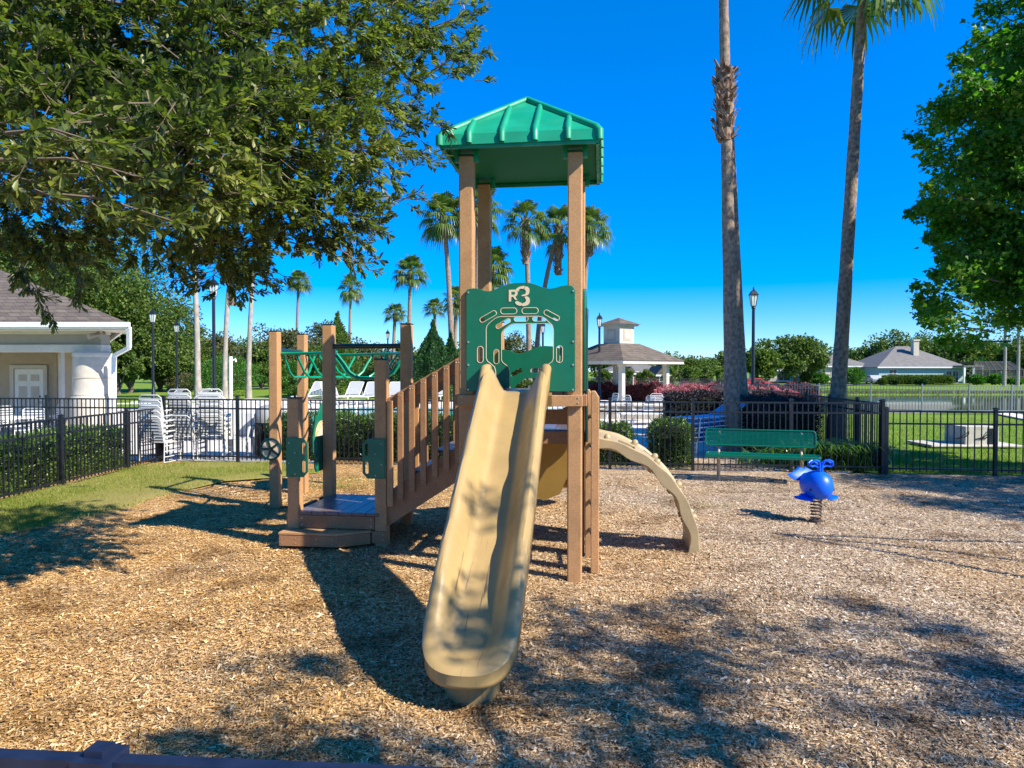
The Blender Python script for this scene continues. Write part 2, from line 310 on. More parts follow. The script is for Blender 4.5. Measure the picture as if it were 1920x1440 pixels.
# ---------------------------------------------------------------- ground materials
def mulchmat():
    m, n, l, b = newmat('wood_chip_mulch'); b.inputs['Roughness'].default_value = .95; b.inputs['Specular IOR Level'].default_value = .15
    tc = n.new('ShaderNodeTexCoord')
    def vor(rot, sc):
        mp = n.new('ShaderNodeMapping'); mp.inputs['Rotation'].default_value = (0, 0, rot); mp.inputs['Scale'].default_value = sc
        l.new(tc.outputs['Object'], mp.inputs[0]); v = n.new('ShaderNodeTexVoronoi'); v.inputs['Scale'].default_value = 1; l.new(mp.outputs[0], v.inputs['Vector']); return v
    v1 = vor(.5, (32, 80, 1)); v2 = vor(-1.0, (70, 28, 1)); nz = n.new('ShaderNodeTexNoise'); nz.inputs['Scale'].default_value = 18; l.new(tc.outputs['Object'], nz.inputs['Vector'])
    sel = n.new('ShaderNodeMath'); sel.operation = 'GREATER_THAN'; sel.inputs[1].default_value = .5; l.new(nz.outputs[0], sel.inputs[0])
    mc = n.new('ShaderNodeMix'); mc.data_type = 'RGBA'; l.new(sel.outputs[0], mc.inputs[0]); l.new(v1.outputs['Color'], mc.inputs[6]); l.new(v2.outputs['Color'], mc.inputs[7])
    sx = n.new('ShaderNodeSeparateColor'); l.new(mc.outputs[2], sx.inputs[0])
    rg = ramp(n, [(.05,(.15,.07,.022)),(.35,(.35,.18,.055)),(.7,(.54,.315,.105)),(.95,(.68,.48,.25))])
    rr = ramp(n, [(.05,(.14,.09,.05)),(.35,(.32,.22,.135)),(.7,(.49,.37,.25)),(.95,(.68,.57,.43))])
    l.new(sx.outputs[0], rg.inputs[0]); l.new(sx.outputs[0], rr.inputs[0])
    sp = n.new('ShaderNodeSeparateXYZ'); l.new(tc.outputs['Object'], sp.inputs[0])
    ln = n.new('ShaderNodeTexNoise'); ln.inputs['Scale'].default_value = .55; ln.inputs['Detail'].default_value = 3; l.new(tc.outputs['Object'], ln.inputs['Vector'])
    mr = n.new('ShaderNodeMapRange'); mr.inputs[1].default_value = -2.2; mr.inputs[2].default_value = 3.0; l.new(sp.outputs[0], mr.inputs[0])
    ma = n.new('ShaderNodeMath'); ma.operation = 'MULTIPLY_ADD'; ma.inputs[1].default_value = 1.6; ma.inputs[2].default_value = -.8; l.new(ln.outputs[0], ma.inputs[0])
    ad = n.new('ShaderNodeMath'); ad.operation = 'ADD'; ad.use_clamp = True; l.new(mr.outputs[0], ad.inputs[0]); l.new(ma.outputs[0], ad.inputs[1])
    mx = n.new('ShaderNodeMix'); mx.data_type = 'RGBA'; l.new(ad.outputs[0], mx.inputs[0]); l.new(rg.outputs[0], mx.inputs[6]); l.new(rr.outputs[0], mx.inputs[7])
    pn = n.new('ShaderNodeTexNoise'); pn.inputs['Scale'].default_value = 1.5; pn.inputs['Detail'].default_value = 6; pn.inputs['Roughness'].default_value = .65; l.new(tc.outputs['Object'], pn.inputs['Vector'])
    pr0 = ramp(n, [(.34, (.50,.44,.38)), (.50, (1,1,1)), (.72, (1.0,.98,.92))]); l.new(pn.outputs[0], pr0.inputs[0]); pm0 = n.new('ShaderNodeMix'); pm0.data_type = 'RGBA'; pm0.blend_type = 'MULTIPLY'; pm0.inputs[0].default_value = 1
    l.new(mx.outputs[2], pm0.inputs[6]); l.new(pr0.outputs[0], pm0.inputs[7]); l.new(pm0.outputs[2], b.inputs['Base Color'])
    bp = n.new('ShaderNodeBump'); bp.inputs['Strength'].default_value = .8; bp.inputs['Distance'].default_value = .012
    hs = n.new('ShaderNodeMath'); hs.operation = 'ADD'; l.new(v1.outputs['Distance'], hs.inputs[0]); l.new(v2.outputs['Distance'], hs.inputs[1])
    l.new(hs.outputs[0], bp.inputs['Height']); l.new(bp.outputs[0], b.inputs['Normal'])
    return m
def chipmat():
    m, n, l, b = newmat('wood_chips'); b.inputs['Roughness'].default_value = .85; b.inputs['Specular IOR Level'].default_value = .2
    g = n.new('ShaderNodeNewGeometry'); tc = n.new('ShaderNodeTexCoord')
    rg = ramp(n, [(.0,(.21,.105,.035)),(.3,(.42,.235,.075)),(.65,(.60,.375,.135)),(.93,(.78,.58,.32))])
    rr = ramp(n, [(.0,(.15,.095,.055)),(.3,(.34,.235,.145)),(.65,(.52,.395,.265)),(.93,(.76,.65,.50))])
    l.new(g.outputs['Random Per Island'], rg.inputs[0]); l.new(g.outputs['Random Per Island'], rr.inputs[0])
    sp = n.new('ShaderNodeSeparateXYZ'); l.new(tc.outputs['Object'], sp.inputs[0])
    ln = n.new('ShaderNodeTexNoise'); ln.inputs['Scale'].default_value = .55; ln.inputs['Detail'].default_value = 3; l.new(tc.outputs['Object'], ln.inputs['Vector'])
    mr = n.new('ShaderNodeMapRange'); mr.inputs[1].default_value = -2.2; mr.inputs[2].default_value = 3.0; l.new(sp.outputs[0], mr.inputs[0])
    ma = n.new('ShaderNodeMath'); ma.operation = 'MULTIPLY_ADD'; ma.inputs[1].default_value = 1.6; ma.inputs[2].default_value = -.8; l.new(ln.outputs[0], ma.inputs[0])
    ad = n.new('ShaderNodeMath'); ad.operation = 'ADD'; ad.use_clamp = True; l.new(mr.outputs[0], ad.inputs[0]); l.new(ma.outputs[0], ad.inputs[1])
    mx = n.new('ShaderNodeMix'); mx.data_type = 'RGBA'; l.new(ad.outputs[0], mx.inputs[0]); l.new(rg.outputs[0], mx.inputs[6]); l.new(rr.outputs[0], mx.inputs[7])
    pn = n.new('ShaderNodeTexNoise'); pn.inputs['Scale'].default_value = 1.5; pn.inputs['Detail'].default_value = 6; pn.inputs['Roughness'].default_value = .65; l.new(tc.outputs['Object'], pn.inputs['Vector'])
    pr0 = ramp(n, [(.34, (.50,.44,.38)), (.50, (1,1,1)), (.72, (1.0,.98,.92))]); l.new(pn.outputs[0], pr0.inputs[0]); pm0 = n.new('ShaderNodeMix'); pm0.data_type = 'RGBA'; pm0.blend_type = 'MULTIPLY'; pm0.inputs[0].default_value = 1
    l.new(mx.outputs[2], pm0.inputs[6]); l.new(pr0.outputs[0], pm0.inputs[7]); l.new(pm0.outputs[2], b.inputs['Base Color']); return m
def grassmat(name, c1, c2, c3):
    m, n, l, b = newmat(name); b.inputs['Roughness'].default_value = .9; b.inputs['Specular IOR Level'].default_value = .15
    tc = n.new('ShaderNodeTexCoord'); t = n.new('ShaderNodeTexNoise'); t.inputs['Scale'].default_value = 25; t.inputs['Detail'].default_value = 8; t.inputs['Roughness'].default_value = .8
    t2 = n.new('ShaderNodeTexNoise'); t2.inputs['Scale'].default_value = .35; t2.inputs['Detail'].default_value = 5
    l.new(tc.outputs['Object'], t.inputs['Vector']); l.new(tc.outputs['Object'], t2.inputs['Vector'])
    r1 = ramp(n, [(.3, c1), (.7, c2)]); l.new(t.outputs[0], r1.inputs[0])
    r2 = ramp(n, [(.45, (0,0,0)), (.75, (1,1,1))]); l.new(t2.outputs[0], r2.inputs[0])
    mx = n.new('ShaderNodeMix'); mx.data_type = 'RGBA'; l.new(r2.outputs[0], mx.inputs[0]); l.new(r1.outputs[0], mx.inputs[6]); mx.inputs[7].default_value = (*c3, 1)
    l.new(mx.outputs[2], b.inputs['Base Color'])
    bp = n.new('ShaderNodeBump'); bp.inputs['Strength'].default_value = .7; bp.inputs['Distance'].default_value = .03; l.new(t.outputs[0], bp.inputs['Height']); l.new(bp.outputs[0], b.inputs['Normal'])
    return m
def watermat(name, col, rough, bscale, bstr, tint):
    m, n, l, b = newmat(name); b.inputs['Base Color'].default_value = (*col, 1); b.inputs['Roughness'].default_value = rough; b.inputs['IOR'].default_value = 1.33
    b.inputs['Specular IOR Level'].default_value = tint
    tc = n.new('ShaderNodeTexCoord'); t = n.new('ShaderNodeTexNoise'); t.inputs['Scale'].default_value = bscale; t.inputs['Detail'].default_value = 3
    mp = n.new('ShaderNodeMapping'); mp.inputs['Scale'].default_value = (1, .5, 1); l.new(tc.outputs['Object'], mp.inputs[0]); l.new(mp.outputs[0], t.inputs['Vector'])
    bp = n.new('ShaderNodeBump'); bp.inputs['Strength'].default_value = bstr; bp.inputs['Distance'].default_value = .02; l.new(t.outputs[0], bp.inputs['Height']); l.new(bp.outputs[0], b.inputs['Normal'])
    return m
M['mulch'] = mulchmat(); M['chips'] = chipmat()
M['lawn'] = grassmat('lawn_grass', (.09,.17,.012), (.17,.27,.02), (.20,.25,.035))
M['grassleft'] = grassmat('patchy_grass', (.16,.17,.025), (.26,.25,.05), (.36,.26,.11))
M['blade'] = leafmat('grass_blades', [(.06,.13,.010),(.11,.20,.015),(.18,.27,.025)], .5, .3)
M['bladel'] = leafmat('dry_grass_blades', [(.10,.15,.014),(.18,.23,.028),(.28,.28,.06),(.34,.27,.11)], .5, .3)
M['poolwater'] = watermat('pool_water', (.03,.42,.44), .08, 1.5, .5, .5)
M['lakewater'] = watermat('lake_water', (.055,.085,.014), .04, .5, .012, .22)
M['road'] = pm('asphalt_road', (.12,.115,.11), .9, c2=(.16,.155,.15), scale=5)
# ---------------------------------------------------------------- terrain
FU = R(-7.2)                                     # the fences and the playground stand turned by this angle
def gz(x, y):                                    # lake basin beyond the white fence; the far bank lies lower
    s = max(0.0, min(1.0, (y-30)/12)); s = s*s*(3-2*s)
    low = -.7*s if x > 10 else -.7*s*max(0, min(1, (x-2)/8.0))
    if x > 10 and 33 < y < 78:
        e = min((x-12)/6.0, (y-33)/4.0, (78-y)/5.0); e = max(0, min(1, e)); low -= .9*e
    return low
xs = sorted(set([-600,-300,-150,-80,-50,-30,-20] + [x for x in range(-15, 60, 2)] + [12,13,14,15,16,18] + list(range(60,121,8)) + [150,200,300,600]))
ys = sorted(set([-60,-20,-5,0,5,10,15,20,25,28] + list(range(30, 86, 1)) + [90,100,110,130,160,200,300,500,1200]))
V = [(x, y, gz(x, y)-.055) for y in ys for x in xs]; nx = len(xs)
F = [(j*nx+i, j*nx+i+1, (j+1)*nx+i+1, (j+1)*nx+i) for j in range(len(ys)-1) for i in range(nx-1)]
o = npmesh('lawn', np.array(V), np.array(F), M['lawn'], smooth=True); tag(o, kind='structure')
o = MB().add([(11, 32, -.86), (130, 32, -.86), (130, 80, -.86), (11, 80, -.86)], [(0,1,2,3)]).build('lake_water', M['lakewater']); tag(o, kind='structure')
# corners of the pool fence in world metres
FA = Vector((-7.05, 14.35, 0)); FC = Vector((6.61, 12.62, 0)); fd = (FC-FA).normalized(); fn = Vector((-fd.y, fd.x, 0))
# mulch sheet: everything inside the fences, with a gently uneven surface
def nzf(x, y): return .012*math.sin(x*1.7+.5*y)+.010*math.sin(y*2.3-x*.6)+.006*math.sin(5.1*x+3.3*y)-.045*math.exp(-((x+.22)**2+(y-3.75)**2)/.10)+.02*math.exp(-((x+.22)**2+(y-3.35)**2)/.10)
def fenceY(x): return FA.y+(x-FA.x)*fd.y/fd.x
xs = np.arange(-8.2, 16.01, .12); ys_n = 130
V = []; 
for j in range(ys_n+1):
    for x in xs:
        y1 = fenceY(x)+.06; y = -3+(y1+3)*j/ys_n; V.append((x, y, nzf(x, y)*(1 if j < ys_n-3 else .3)))
nx = len(xs); F = [(j*nx+i, j*nx+i+1, (j+1)*nx+i+1, (j+1)*nx+i) for j in range(ys_n) for i in range(nx-1)]
o = npmesh('mulch_ground', np.array(V), np.array(F), M['mulch'], smooth=True); tag(o, kind='structure')
# left grass strip between the fences and the mulch
edge = [G(0,1003),G(60,992),G(150,975),G(260,950),G(330,925),G(420,905),G(520,895),G(600,888)]
inner = [(-7.15, 8.8)]+[(-7.15, y) for y in (9.6,10.4,11.4,12.6,13.6)]+[(-6.2, 14.15), (-4.6, 13.95)]
V = []; F = []
W = 14; edge2 = [Vector((-8.2, 7.3, 0))]+edge; inner2 = [(-8.2, 8.2)]+inner
for i, e in enumerate(edge2):
    for k in range(W+1):
        t = k/W; x = e.x*(1-t)+inner2[i][0]*t; y = e.y*(1-t)+inner2[i][1]*t
        if k == 0: x += random.uniform(-.08,.08); y += random.uniform(-.1,.1)
        V.append((x, y, .036+.01*math.sin(x*3)*math.sin(y*2)-(.03 if k in (0, W) else 0)))
for i in range(len(edge2)-1):
    for k in range(W): a = i*(W+1)+k; F.append((a, a+1, a+W+2, a+W+1))
gl = npmesh('grass_patch', np.array(V), np.array(F), M['grassleft'], smooth=True); tag(gl, kind='structure')
def blades(name, P, L, mat, label):
    n = len(P); d = rand_dirs(n, 0); d[:, 2] = np.abs(d[:, 2])+1.0; d /= np.linalg.norm(d, axis=1)[:, None]
    s = np.cross(d, rand_dirs(n)); s /= np.linalg.norm(s, axis=1)[:, None]; L = L*rng.uniform(.5, 1.2, n)[:, None]
    w = L*.07
    V = np.stack([P-s*w, P+s*w, P+d*L], 1).reshape(-1, 3); F = np.arange(3*n).reshape(n, 3)
    o = npmesh(name, V, F, mat); return tag(o, label, 'grass', kind='stuff')
P = []
GP = [(v[0], v[1]) for v in V] 
for _ in range(46000):
    i = random.randrange(len(edge2)-1); t = random.random()**.8; u = random.random()
    a = Vector((edge2[i].x, edge2[i].y))*(1-u)+Vector((edge2[i+1].x, edge2[i+1].y))*u; b = Vector(inner2[i])*(1-u)+Vector(inner2[i+1])*u
    p = a*(1-t)+b*t
    if math.sin(p.x*2.1+1)*math.sin(p.y*1.7) < -.35 and random.random() < .8: continue
    if t < .15 and random.random() < .6: p += Vector((random.gauss(0,.15), random.gauss(0,.15)))
    P.append((p.x, p.y, .025))
blades('grass', np.array(P), .055, M['bladel'], 'patchy green and straw grass strip along the left fence by the mulch')
# sparse weeds in the mulch behind the platform
P = []
for cx, cy, r, n in [(*G(670,905).xy, .5, 900), (*G(800,895).xy, .5, 700), (*G(640,915).xy, .3, 500), (*G(1320,950).xy, .3, 160)]:
    for _ in range(n):
        P.append((cx+random.gauss(0, r), cy+random.gauss(0, r*.6), .01))
blades('weeds', np.array(P), .05, M['bladel'], 'thin weeds coming through the mulch behind the low platform')
# lawn blades right of the pool fence
P = []
while len(P) < 60000:
    y = 12.2+ (random.random()**1.6)*16; x = random.uniform(6.8, 8.0+y*.62)
    if x < FC.x+(y-FC.y)*.126+.1 or y < fenceY(x)+.25: continue
    P.append((x, y, gz(x, y)-.06))
blades('lawn_blades', np.array(P), .075, M['blade'], 'bright green mown lawn beyond the right fence')
# wood chips as real flakes on the mulch, denser near the camera
N = 560000; yy = 1.2+(rng.random(N)**1.75)*11; xx = (rng.random(N)*2-1)*(yy*.76+.3)
ok = (yy < FA.y+(xx-FA.x)*fd.y/fd.x-.1) & (xx > -6.9) & ~((xx < -4.6) & (yy > 6.9) & (yy-8.0 > (xx+5.8)*.9)); xx = xx[ok]; yy = yy[ok]; n = len(xx)
zz = .012*np.sin(xx*1.7+.5*yy)+.010*np.sin(yy*2.3-xx*.6)+.006*np.sin(5.1*xx+3.3*yy)-.045*np.exp(-((xx+.22)**2+(yy-3.75)**2)/.10)+.02*np.exp(-((xx+.22)**2+(yy-3.35)**2)/.10)+rng.uniform(.002, .016, n)
d = rng.normal(size=(n, 3)); d[:, 2] *= .22; d /= np.linalg.norm(d, axis=1)[:, None]
nr = rng.normal(size=(n, 3))*.35; nr[:, 2] = 1; s = np.cross(nr, d); s /= np.linalg.norm(s, axis=1)[:, None]
L = (rng.gamma(2.2, .0026, n)+.0027)[:, None]*(1+.03*yy[:, None]); Wd = L*rng.uniform(.16, .38, n)[:, None]; P0 = np.stack([xx, yy, zz], 1)
V = np.stack([P0-d*L-s*Wd*.7, P0-d*L*.8+s*Wd, P0+d*L+s*Wd*.6, P0+d*L*.9-s*Wd], 1).reshape(-1, 3)
o = npmesh('wood_chips', V, np.arange(4*n).reshape(n, 4), M['chips']); tag(o, 'golden and greyed wood chips covering the playground floor', 'wood chips', kind='stuff')
# pool deck behind the fence, pool with coping
def fl(x, y): p = FA+fd*x+fn*y; return (p.x, p.y)   # fence-line frame: x along the fence, y into the pool area
m = MB(); z = .012
pts = [(-14, .05), (13.2, .05), (12.6, 30), (-14, 30)]
m.prism([fl(*p) for p in pts], -.03, z); o = m.build('pool_deck', M['concrete']); tag(o, kind='structure')
pool = [(-3.5, 10.5), (6.9, 10.5), (7.6, 11.2), (7.6, 19), (6.8, 20), (-3.5, 20), (-4.2, 19), (-4.2, 11.2)]
m = MB(); m.prism([fl(*p) for p in pool], .0125, .02); o = m.build('pool_water', M['poolwater']); tag(o, kind='structure')
c = [sum(p[0] for p in pool)/8, sum(p[1] for p in pool)/8]
po = [(c[0]+(p[0]-c[0])*1.055, c[1]+(p[1]-c[1])*1.06) for p in pool]
m = MB(); n8 = 8; vs = [(*fl(*p), .05) for p in pool]+[(*fl(*p), .05) for p in po]+[(*fl(*p), .0) for p in pool]+[(*fl(*p), .0) for p in po]
fs = []
for k in range(8):
    k2 = (k+1) % 8; fs += [(k, k2, 8+k2, 8+k), (16+k, k, k2, 16+k2)[::-1], (8+k, 8+k2, 24+k2, 24+k)]
m.add(vs, fs); o = m.build('pool_coping', M['coping']); tag(o, kind='structure')
# strip of mulch under the hedge just behind the fence
m = MB(); m.prism([fl(3.2, .08), fl(13.3, .08), fl(13.3, 1.9), fl(3.2, 1.6)], .0, .022); o = m.build('planting_bed', M['mulch']); tag(o, kind='structure')

# fallen oak leaves lying on the chips
n = 700; yy = 3.0+(rng.random(n)**1.5)*9; xx = (rng.random(n)*2-1)*(yy*.76+.2); ok = (xx > -6.3) & (yy < FA.y+(xx-FA.x)*fd.y/fd.x-.3); xx = xx[ok]; yy = yy[ok]; n = len(xx)
zz = np.array([nzf(a, b) for a, b in zip(xx, yy)])+.018; d = rng.normal(size=(n, 3)); d[:, 2] *= .2; d /= np.linalg.norm(d, axis=1)[:, None]
V, F = leaves(OAKL, np.stack([xx, yy, zz], 1), d, .055*rng.uniform(.6, 1.3, n), np.array([0,0,1.0])+rng.normal(size=(n, 3))*.3)
o = npmesh('fallen_leaves', V, F, leafmat('dry_leaves', [(.10,.045,.02),(.20,.10,.04),(.30,.17,.07),(.10,.11,.03)], .6, .1)); tag(o, 'dry brown oak leaves scattered over the mulch', 'leaves', kind='stuff')

# rough grass and reeds along the lake banks
P = []
for _ in range(16000):
    x = random.uniform(13, 95); y = random.choice((78.5, 79.5, 81, 82))+random.gauss(0, .7); P.append((x, y, gz(x, y)-.1))
P = np.array(P); blades('lake_reeds', P, .5, leafmat('reed_grass', [(.05,.08,.015),(.10,.13,.03),(.19,.17,.06),(.10,.06,.03)], .6, .2), 'rough green and tan grass along the banks of the lake')
# ---------------------------------------------------------------- playground structure (local u right, v back, z up)
PG = empty('playground_structure', (-.40, 6.35, 0), FU, 'tan and green playground tower with slide, stairs, low platform and overhead ladder', 'playground')
S = .96; PW = .128
def post(u, v, h, capc=None, lab=None):
    o = bevel(MB().bb(u-PW/2, u+PW/2, v-PW/2, v+PW/2, -.05, h).build('post', M['post'], PG), .012, 2)
    c = MB(); c.bb(u-PW/2-.004, u+PW/2+.004, v-PW/2-.004, v+PW/2+.004, h, h+.012); c.sphere((u, v, h+.012), .018, 8, 4)
    bevel(c.build('post_cap', M['gdark'], o), .003, 1)
    return o
for (u, v, h) in [(0,0,3.74),(S,0,3.74),(0,S,3.74),(S,S,3.74),(0,1.92,2.40),(S,1.92,2.40),
                  (-1.10,.98,1.96),(-2.06,.98,1.55),(-1.10,1.94,2.39),(-2.06,1.94,2.39),(-3.19,2.87,2.37),(-3.24,3.87,2.38)]: post(u, v, h)
def bolts(pts, ax, parent, r=.009, mat='bolt'):
    for (x, y, z) in pts:
        b = MB(); d = {'v': (0, -.006, 0), 'u': (.006, 0, 0), 'z': (0, 0, .006)}[ax]; p = Vector((x, y, z))
        b.tube([p-Vector(d)*.5, p+Vector(d)*.6, p+Vector(d)*1.0], [r, r*.85, r*.2], 8)
        b.build('bolt', M[mat], parent, True)
# --- decks
m = MB()
for k in range(7):
    a = -.05+k*(1.06/7); m.bb(a+.004, a+1.06/7-.004, -.03, S+.02, 1.635, 1.665)
bevel(m.build('upper_deck', M['deck'], PG), .003, 1)
m = MB()
for k in range(7):
    a = -.05+k*(1.06/7); m.bb(a+.004, a+1.06/7-.004, S+.07, 1.92+.02, 1.20, 1.235)
bevel(m.build('middle_deck', M['deck'], PG), .003, 1)
m = MB()
for k in range(6):
    a = -2.0+k*.148; m.bb(a+.003, a+.145, .98-.075, 1.94+.03, .318, .352)
m.bb(-2.03, -1.999, .98-.06, 1.9, .318, .350); bevel(m.build('low_deck', M['deck'], PG), .003, 1)
o = bevel(MB().bb(-1.996, -1.167, .98-.068, .98-.03, .178, .314).build('low_fascia', M['brown'], PG), .004, 1)
bolts([(-1.96,.98-.068,.28),(-1.96,.98-.068,.21),(-1.2,.98-.068,.28),(-1.2,.98-.068,.21)], 'v', o)
for (a, b, c, d, e, f) in [(-.07,S+.07,-.105,-.067,1.535,1.632),(-.105,-.067,-.06,S+.06,1.535,1.632),(S+.067,S+.105,-.06,S+.06,1.535,1.632),
                           (-.03,S+.03,S-.02,S+.018,1.30,1.45),(-.03,S+.03,S-.02,S+.018,1.10,1.232),(-.07,S+.07,1.985,2.02,1.10,1.232),(S+.067,S+.105,S,1.95,1.09,1.232),
                           (-2.163,-2.126,.98,1.94,.18,.33),(-2.06,-1.1,2.006,2.04,.18,.33)]:
    o = bevel(MB().bb(a, b, c, d, e, f).build('deck_beam', M['brown'] if a != -.07 else M['post'], PG), .004, 1)
    if a == -.07 and c < 0: bolts([(-.03,c,e+.03),(-.03,c,e+.075),(S+.03,c,e+.03),(S+.03,c,e+.075)], 'v', o, .007)
# --- low step with angled end
poly = [(-2.125,.70),(-1.485,.70),(-1.195,.905),(-2.125,.905)]
m = MB(); m.prism(poly, .148, .172); bevel(m.build('step_tread', M['post'], PG), .003, 1)
m = MB(); m.prism([(-2.12,.705),(-1.49,.705),(-1.20,.90),(-2.12,.90)], .03, .145); o = bevel(m.build('step_riser', M['brown'], PG), .004, 1)
bolts([(-2.09,.705,.11),(-2.09,.705,.06),(-1.94,.705,.11),(-1.94,.705,.06),(-1.72,.705,.11),(-1.72,.705,.06),(-1.55,.705,.11),(-1.55,.705,.06)], 'v', o, .006)
o = bevel(MB().bb(-1.19,-1.02,.893,.914,.04,.165).build('step_bracket_board', M['brown'], PG), .004, 1)
bolts([(-1.07,.893,.13),(-1.07,.893,.08)], 'v', o, .006)
# --- stairs from low platform up to middle deck
zb = lambda u: .276+.656*(u+.93)
zr = lambda u: 1.585+.56*(u+.98)
for (v0, v1, sgn) in [(.955,.993,-1),(1.925,1.963,1)]:
    st = PG
    m = MB(); m.extr([(-1.035, zb(-1.035)),(.0,zb(0)),(.0,zb(0)+.36),(-1.035,zb(-1.035)+.36)], lambda p,q,t:(p,t,q), v0, v1); o = bevel(m.build('stringer', M['brown'], st), .004, 1)
    m = MB(); m.extr([(-1.035, zr(-1.035)-.145),(.0,zr(0)-.145),(.0,zr(0)),(-1.035,zr(-1.035))], lambda p,q,t:(p,t,q), v0, v1); bevel(m.build('handrail', M['brown'], st), .004, 1)
    for i in range(7):
        u = -.885+.122*(i-1)+(.01 if i == 0 else 0); vv = v0-.026 if sgn < 0 else v1+.026
        b = bevel(MB().bb(u-.031, u+.031, vv-.02, vv+.02, zb(u)+.19, zr(u)-.015+(.0 if i else -.03)).build('baluster', M['brown'] if i else M['post'], st), .006, 2)
        if sgn < 0: bolts([(u-.012, vv-.021, zr(u)-.05),(u+.012, vv-.021, zr(u)-.05),(u, vv-.021, zb(u)+.23)], 'v', b, .004)
for i in range(4):
    z = .352+.221*(i+1); u = -.93+.25*i
    if z < 1.2: bevel(MB().bb(u-.12, u+.15, 1.0, 1.92, z-.035, z).build('stair_tread', M['deck'], PG), .003, 1)
# --- routed panels built from filled outlines with holes
def rr(cx, cy, w, h, ang=0, n=6):
    r = min(w, h)/2; pts = []
    for (sx, sy, a0) in ((1,1,0),(-1,1,90),(-1,-1,180),(1,-1,270)):
        for k in range(n+1):
            a = R(a0+90*k/n); pts.append((sx*(w/2-r)+r*math.cos(a), sy*(h/2-r)+r*math.sin(a)))
    c, s = math.cos(R(ang)), math.sin(R(ang))
    return [(cx+x*c-y*s, cy+x*s+y*c) for x, y in pts]
def smooth_poly(pts, it=2):
    for _ in range(it):
        q = []
        for i in range(len(pts)):
            a, b = pts[i], pts[(i+1) % len(pts)]
            q += [(a[0]*.75+b[0]*.25, a[1]*.75+b[1]*.25), (a[0]*.25+b[0]*.75, a[1]*.25+b[1]*.75)]
        pts = q
    return pts
def plate(name, loops, th, mat, parent, M4, edge=None, bev=.003):
    cu = bpy.data.curves.new('outline', 'CURVE'); cu.dimensions = '2D'; cu.fill_mode = 'BOTH'; cu.extrude = th/2-bev; cu.bevel_depth = bev; cu.bevel_resolution = 1
    for lp in loops:
        s = cu.splines.new('POLY'); s.points.add(len(lp)-1)
        for i, (x, y) in enumerate(lp): s.points[i].co = (x, y, 0, 1)
        s.use_cyclic_u = True
    t = bpy.data.objects.new('tmp', cu); COL.objects.link(t); dg = bpy.context.evaluated_depsgraph_get(); dg.update()
    me = bpy.data.meshes.new_from_object(t.evaluated_get(dg)); bpy.data.objects.remove(t); me.name = name
    me.transform(M4); me.materials.clear()
    o = link(name, me, mat, parent)
    return o
def fr(origin, ex, ey, n):   # matrix with columns ex, ey, n
    m = Matrix.Identity(4)
    for i, v in enumerate((ex, ey, n)):
        for r_ in range(3): m[r_][i] = v[r_]
    for r_ in range(3): m[r_][3] = origin[r_]
    return m
K = .95/1110
def zp(x, y): return ((x-750)*K, (1250-y)*K)
top = [(195,238),(198,216),(215,206),(270,199),(330,206),(380,226),(430,232),(480,220),(560,184),(640,160),(700,151),(780,148),(850,153),(910,170),(960,190),(1010,208),(1060,214),(1110,206),(1160,190),(1220,182),(1270,186),(1296,204),(1306,236)]
arch_open = [(1012,1250),(1012,1060),(1022,1000),(1045,975),(1078,950),(1090,920),(1090,625),(1078,585),(1050,555),(1000,510),(975,497),(940,490),(550,490),(515,497),(490,510),(435,552),(408,582),(399,615),(399,915),(412,945),(450,975),(485,1003),(498,1050),(500,1250)]
slots = [rr(420,-488,190,52,29),rr(633,-433,168,62),rr(852,-433,168,62),rr(1072,-482,172,52,-29),rr(338,-878,62,170),rr(1152,-876,62,170)]
slots = [[(x, -y) for x, y in s] for s in slots]
outline = [zp(*p) for p in [(1306,1252)]+arch_open+[(195,1252)]+top]
def arch_panel(Mx, label=None):
    p = plate('arch_panel', [outline]+[[zp(*q) for q in s] for s in slots], .02, M['panel'], PG, Mx)
    return p
E = Matrix.Identity
pf = arch_panel(fr((.485,-.078,1.668), (1,0,0), (0,0,1), (0,-1,0)))
bolts([( (x-750)*K+.485, -.090, 1.668+(1250-y)*K) for x in (212,1288) for y in (240,750,985,1238)], 'v', pf, .011)
pb = arch_panel(fr((.485,S-.078,1.668), (1,0,0), (0,0,1), (0,-1,0)))
pr = arch_panel(fr((S+.078,.485,1.668), (0,1,0), (0,0,1), (1,0,0)))
# emblem: R and a 3 made of bent arrow strokes
def stroke(pts, w):
    L = []; Rr = []
    for i, p in enumerate(pts):
        a = Vector(pts[max(i-1,0)]); b = Vector(pts[min(i+1,len(pts)-1)]); t = (b-a).normalized(); nrm = Vector((-t.y, t.x))
        L.append(Vector(p)+nrm*w/2); Rr.append(Vector(p)-nrm*w/2)
    return [tuple(v) for v in L+Rr[::-1]]
def arc(cx, cy, r, a0, a1, n=10): return [(cx+r*math.cos(R(a0+(a1-a0)*k/n)), cy+r*math.sin(R(a0+(a1-a0)*k/n))) for k in range(n+1)]
def ep(lp): return [zp(*p) for p in lp]
EM = fr((.485,-.0885,1.668), (1,0,0), (0,0,1), (0,-1,0))
lets = [ # pixel units of the zoomed photograph
  [(635,218),(700,218),(719,228),(726,252),(718,276),(700,288),(722,322),(700,322),(680,291),(660,291),(658,338),(635,338)],
]
hole = [(660,238),(692,238),(702,252),(692,270),(660,270)]
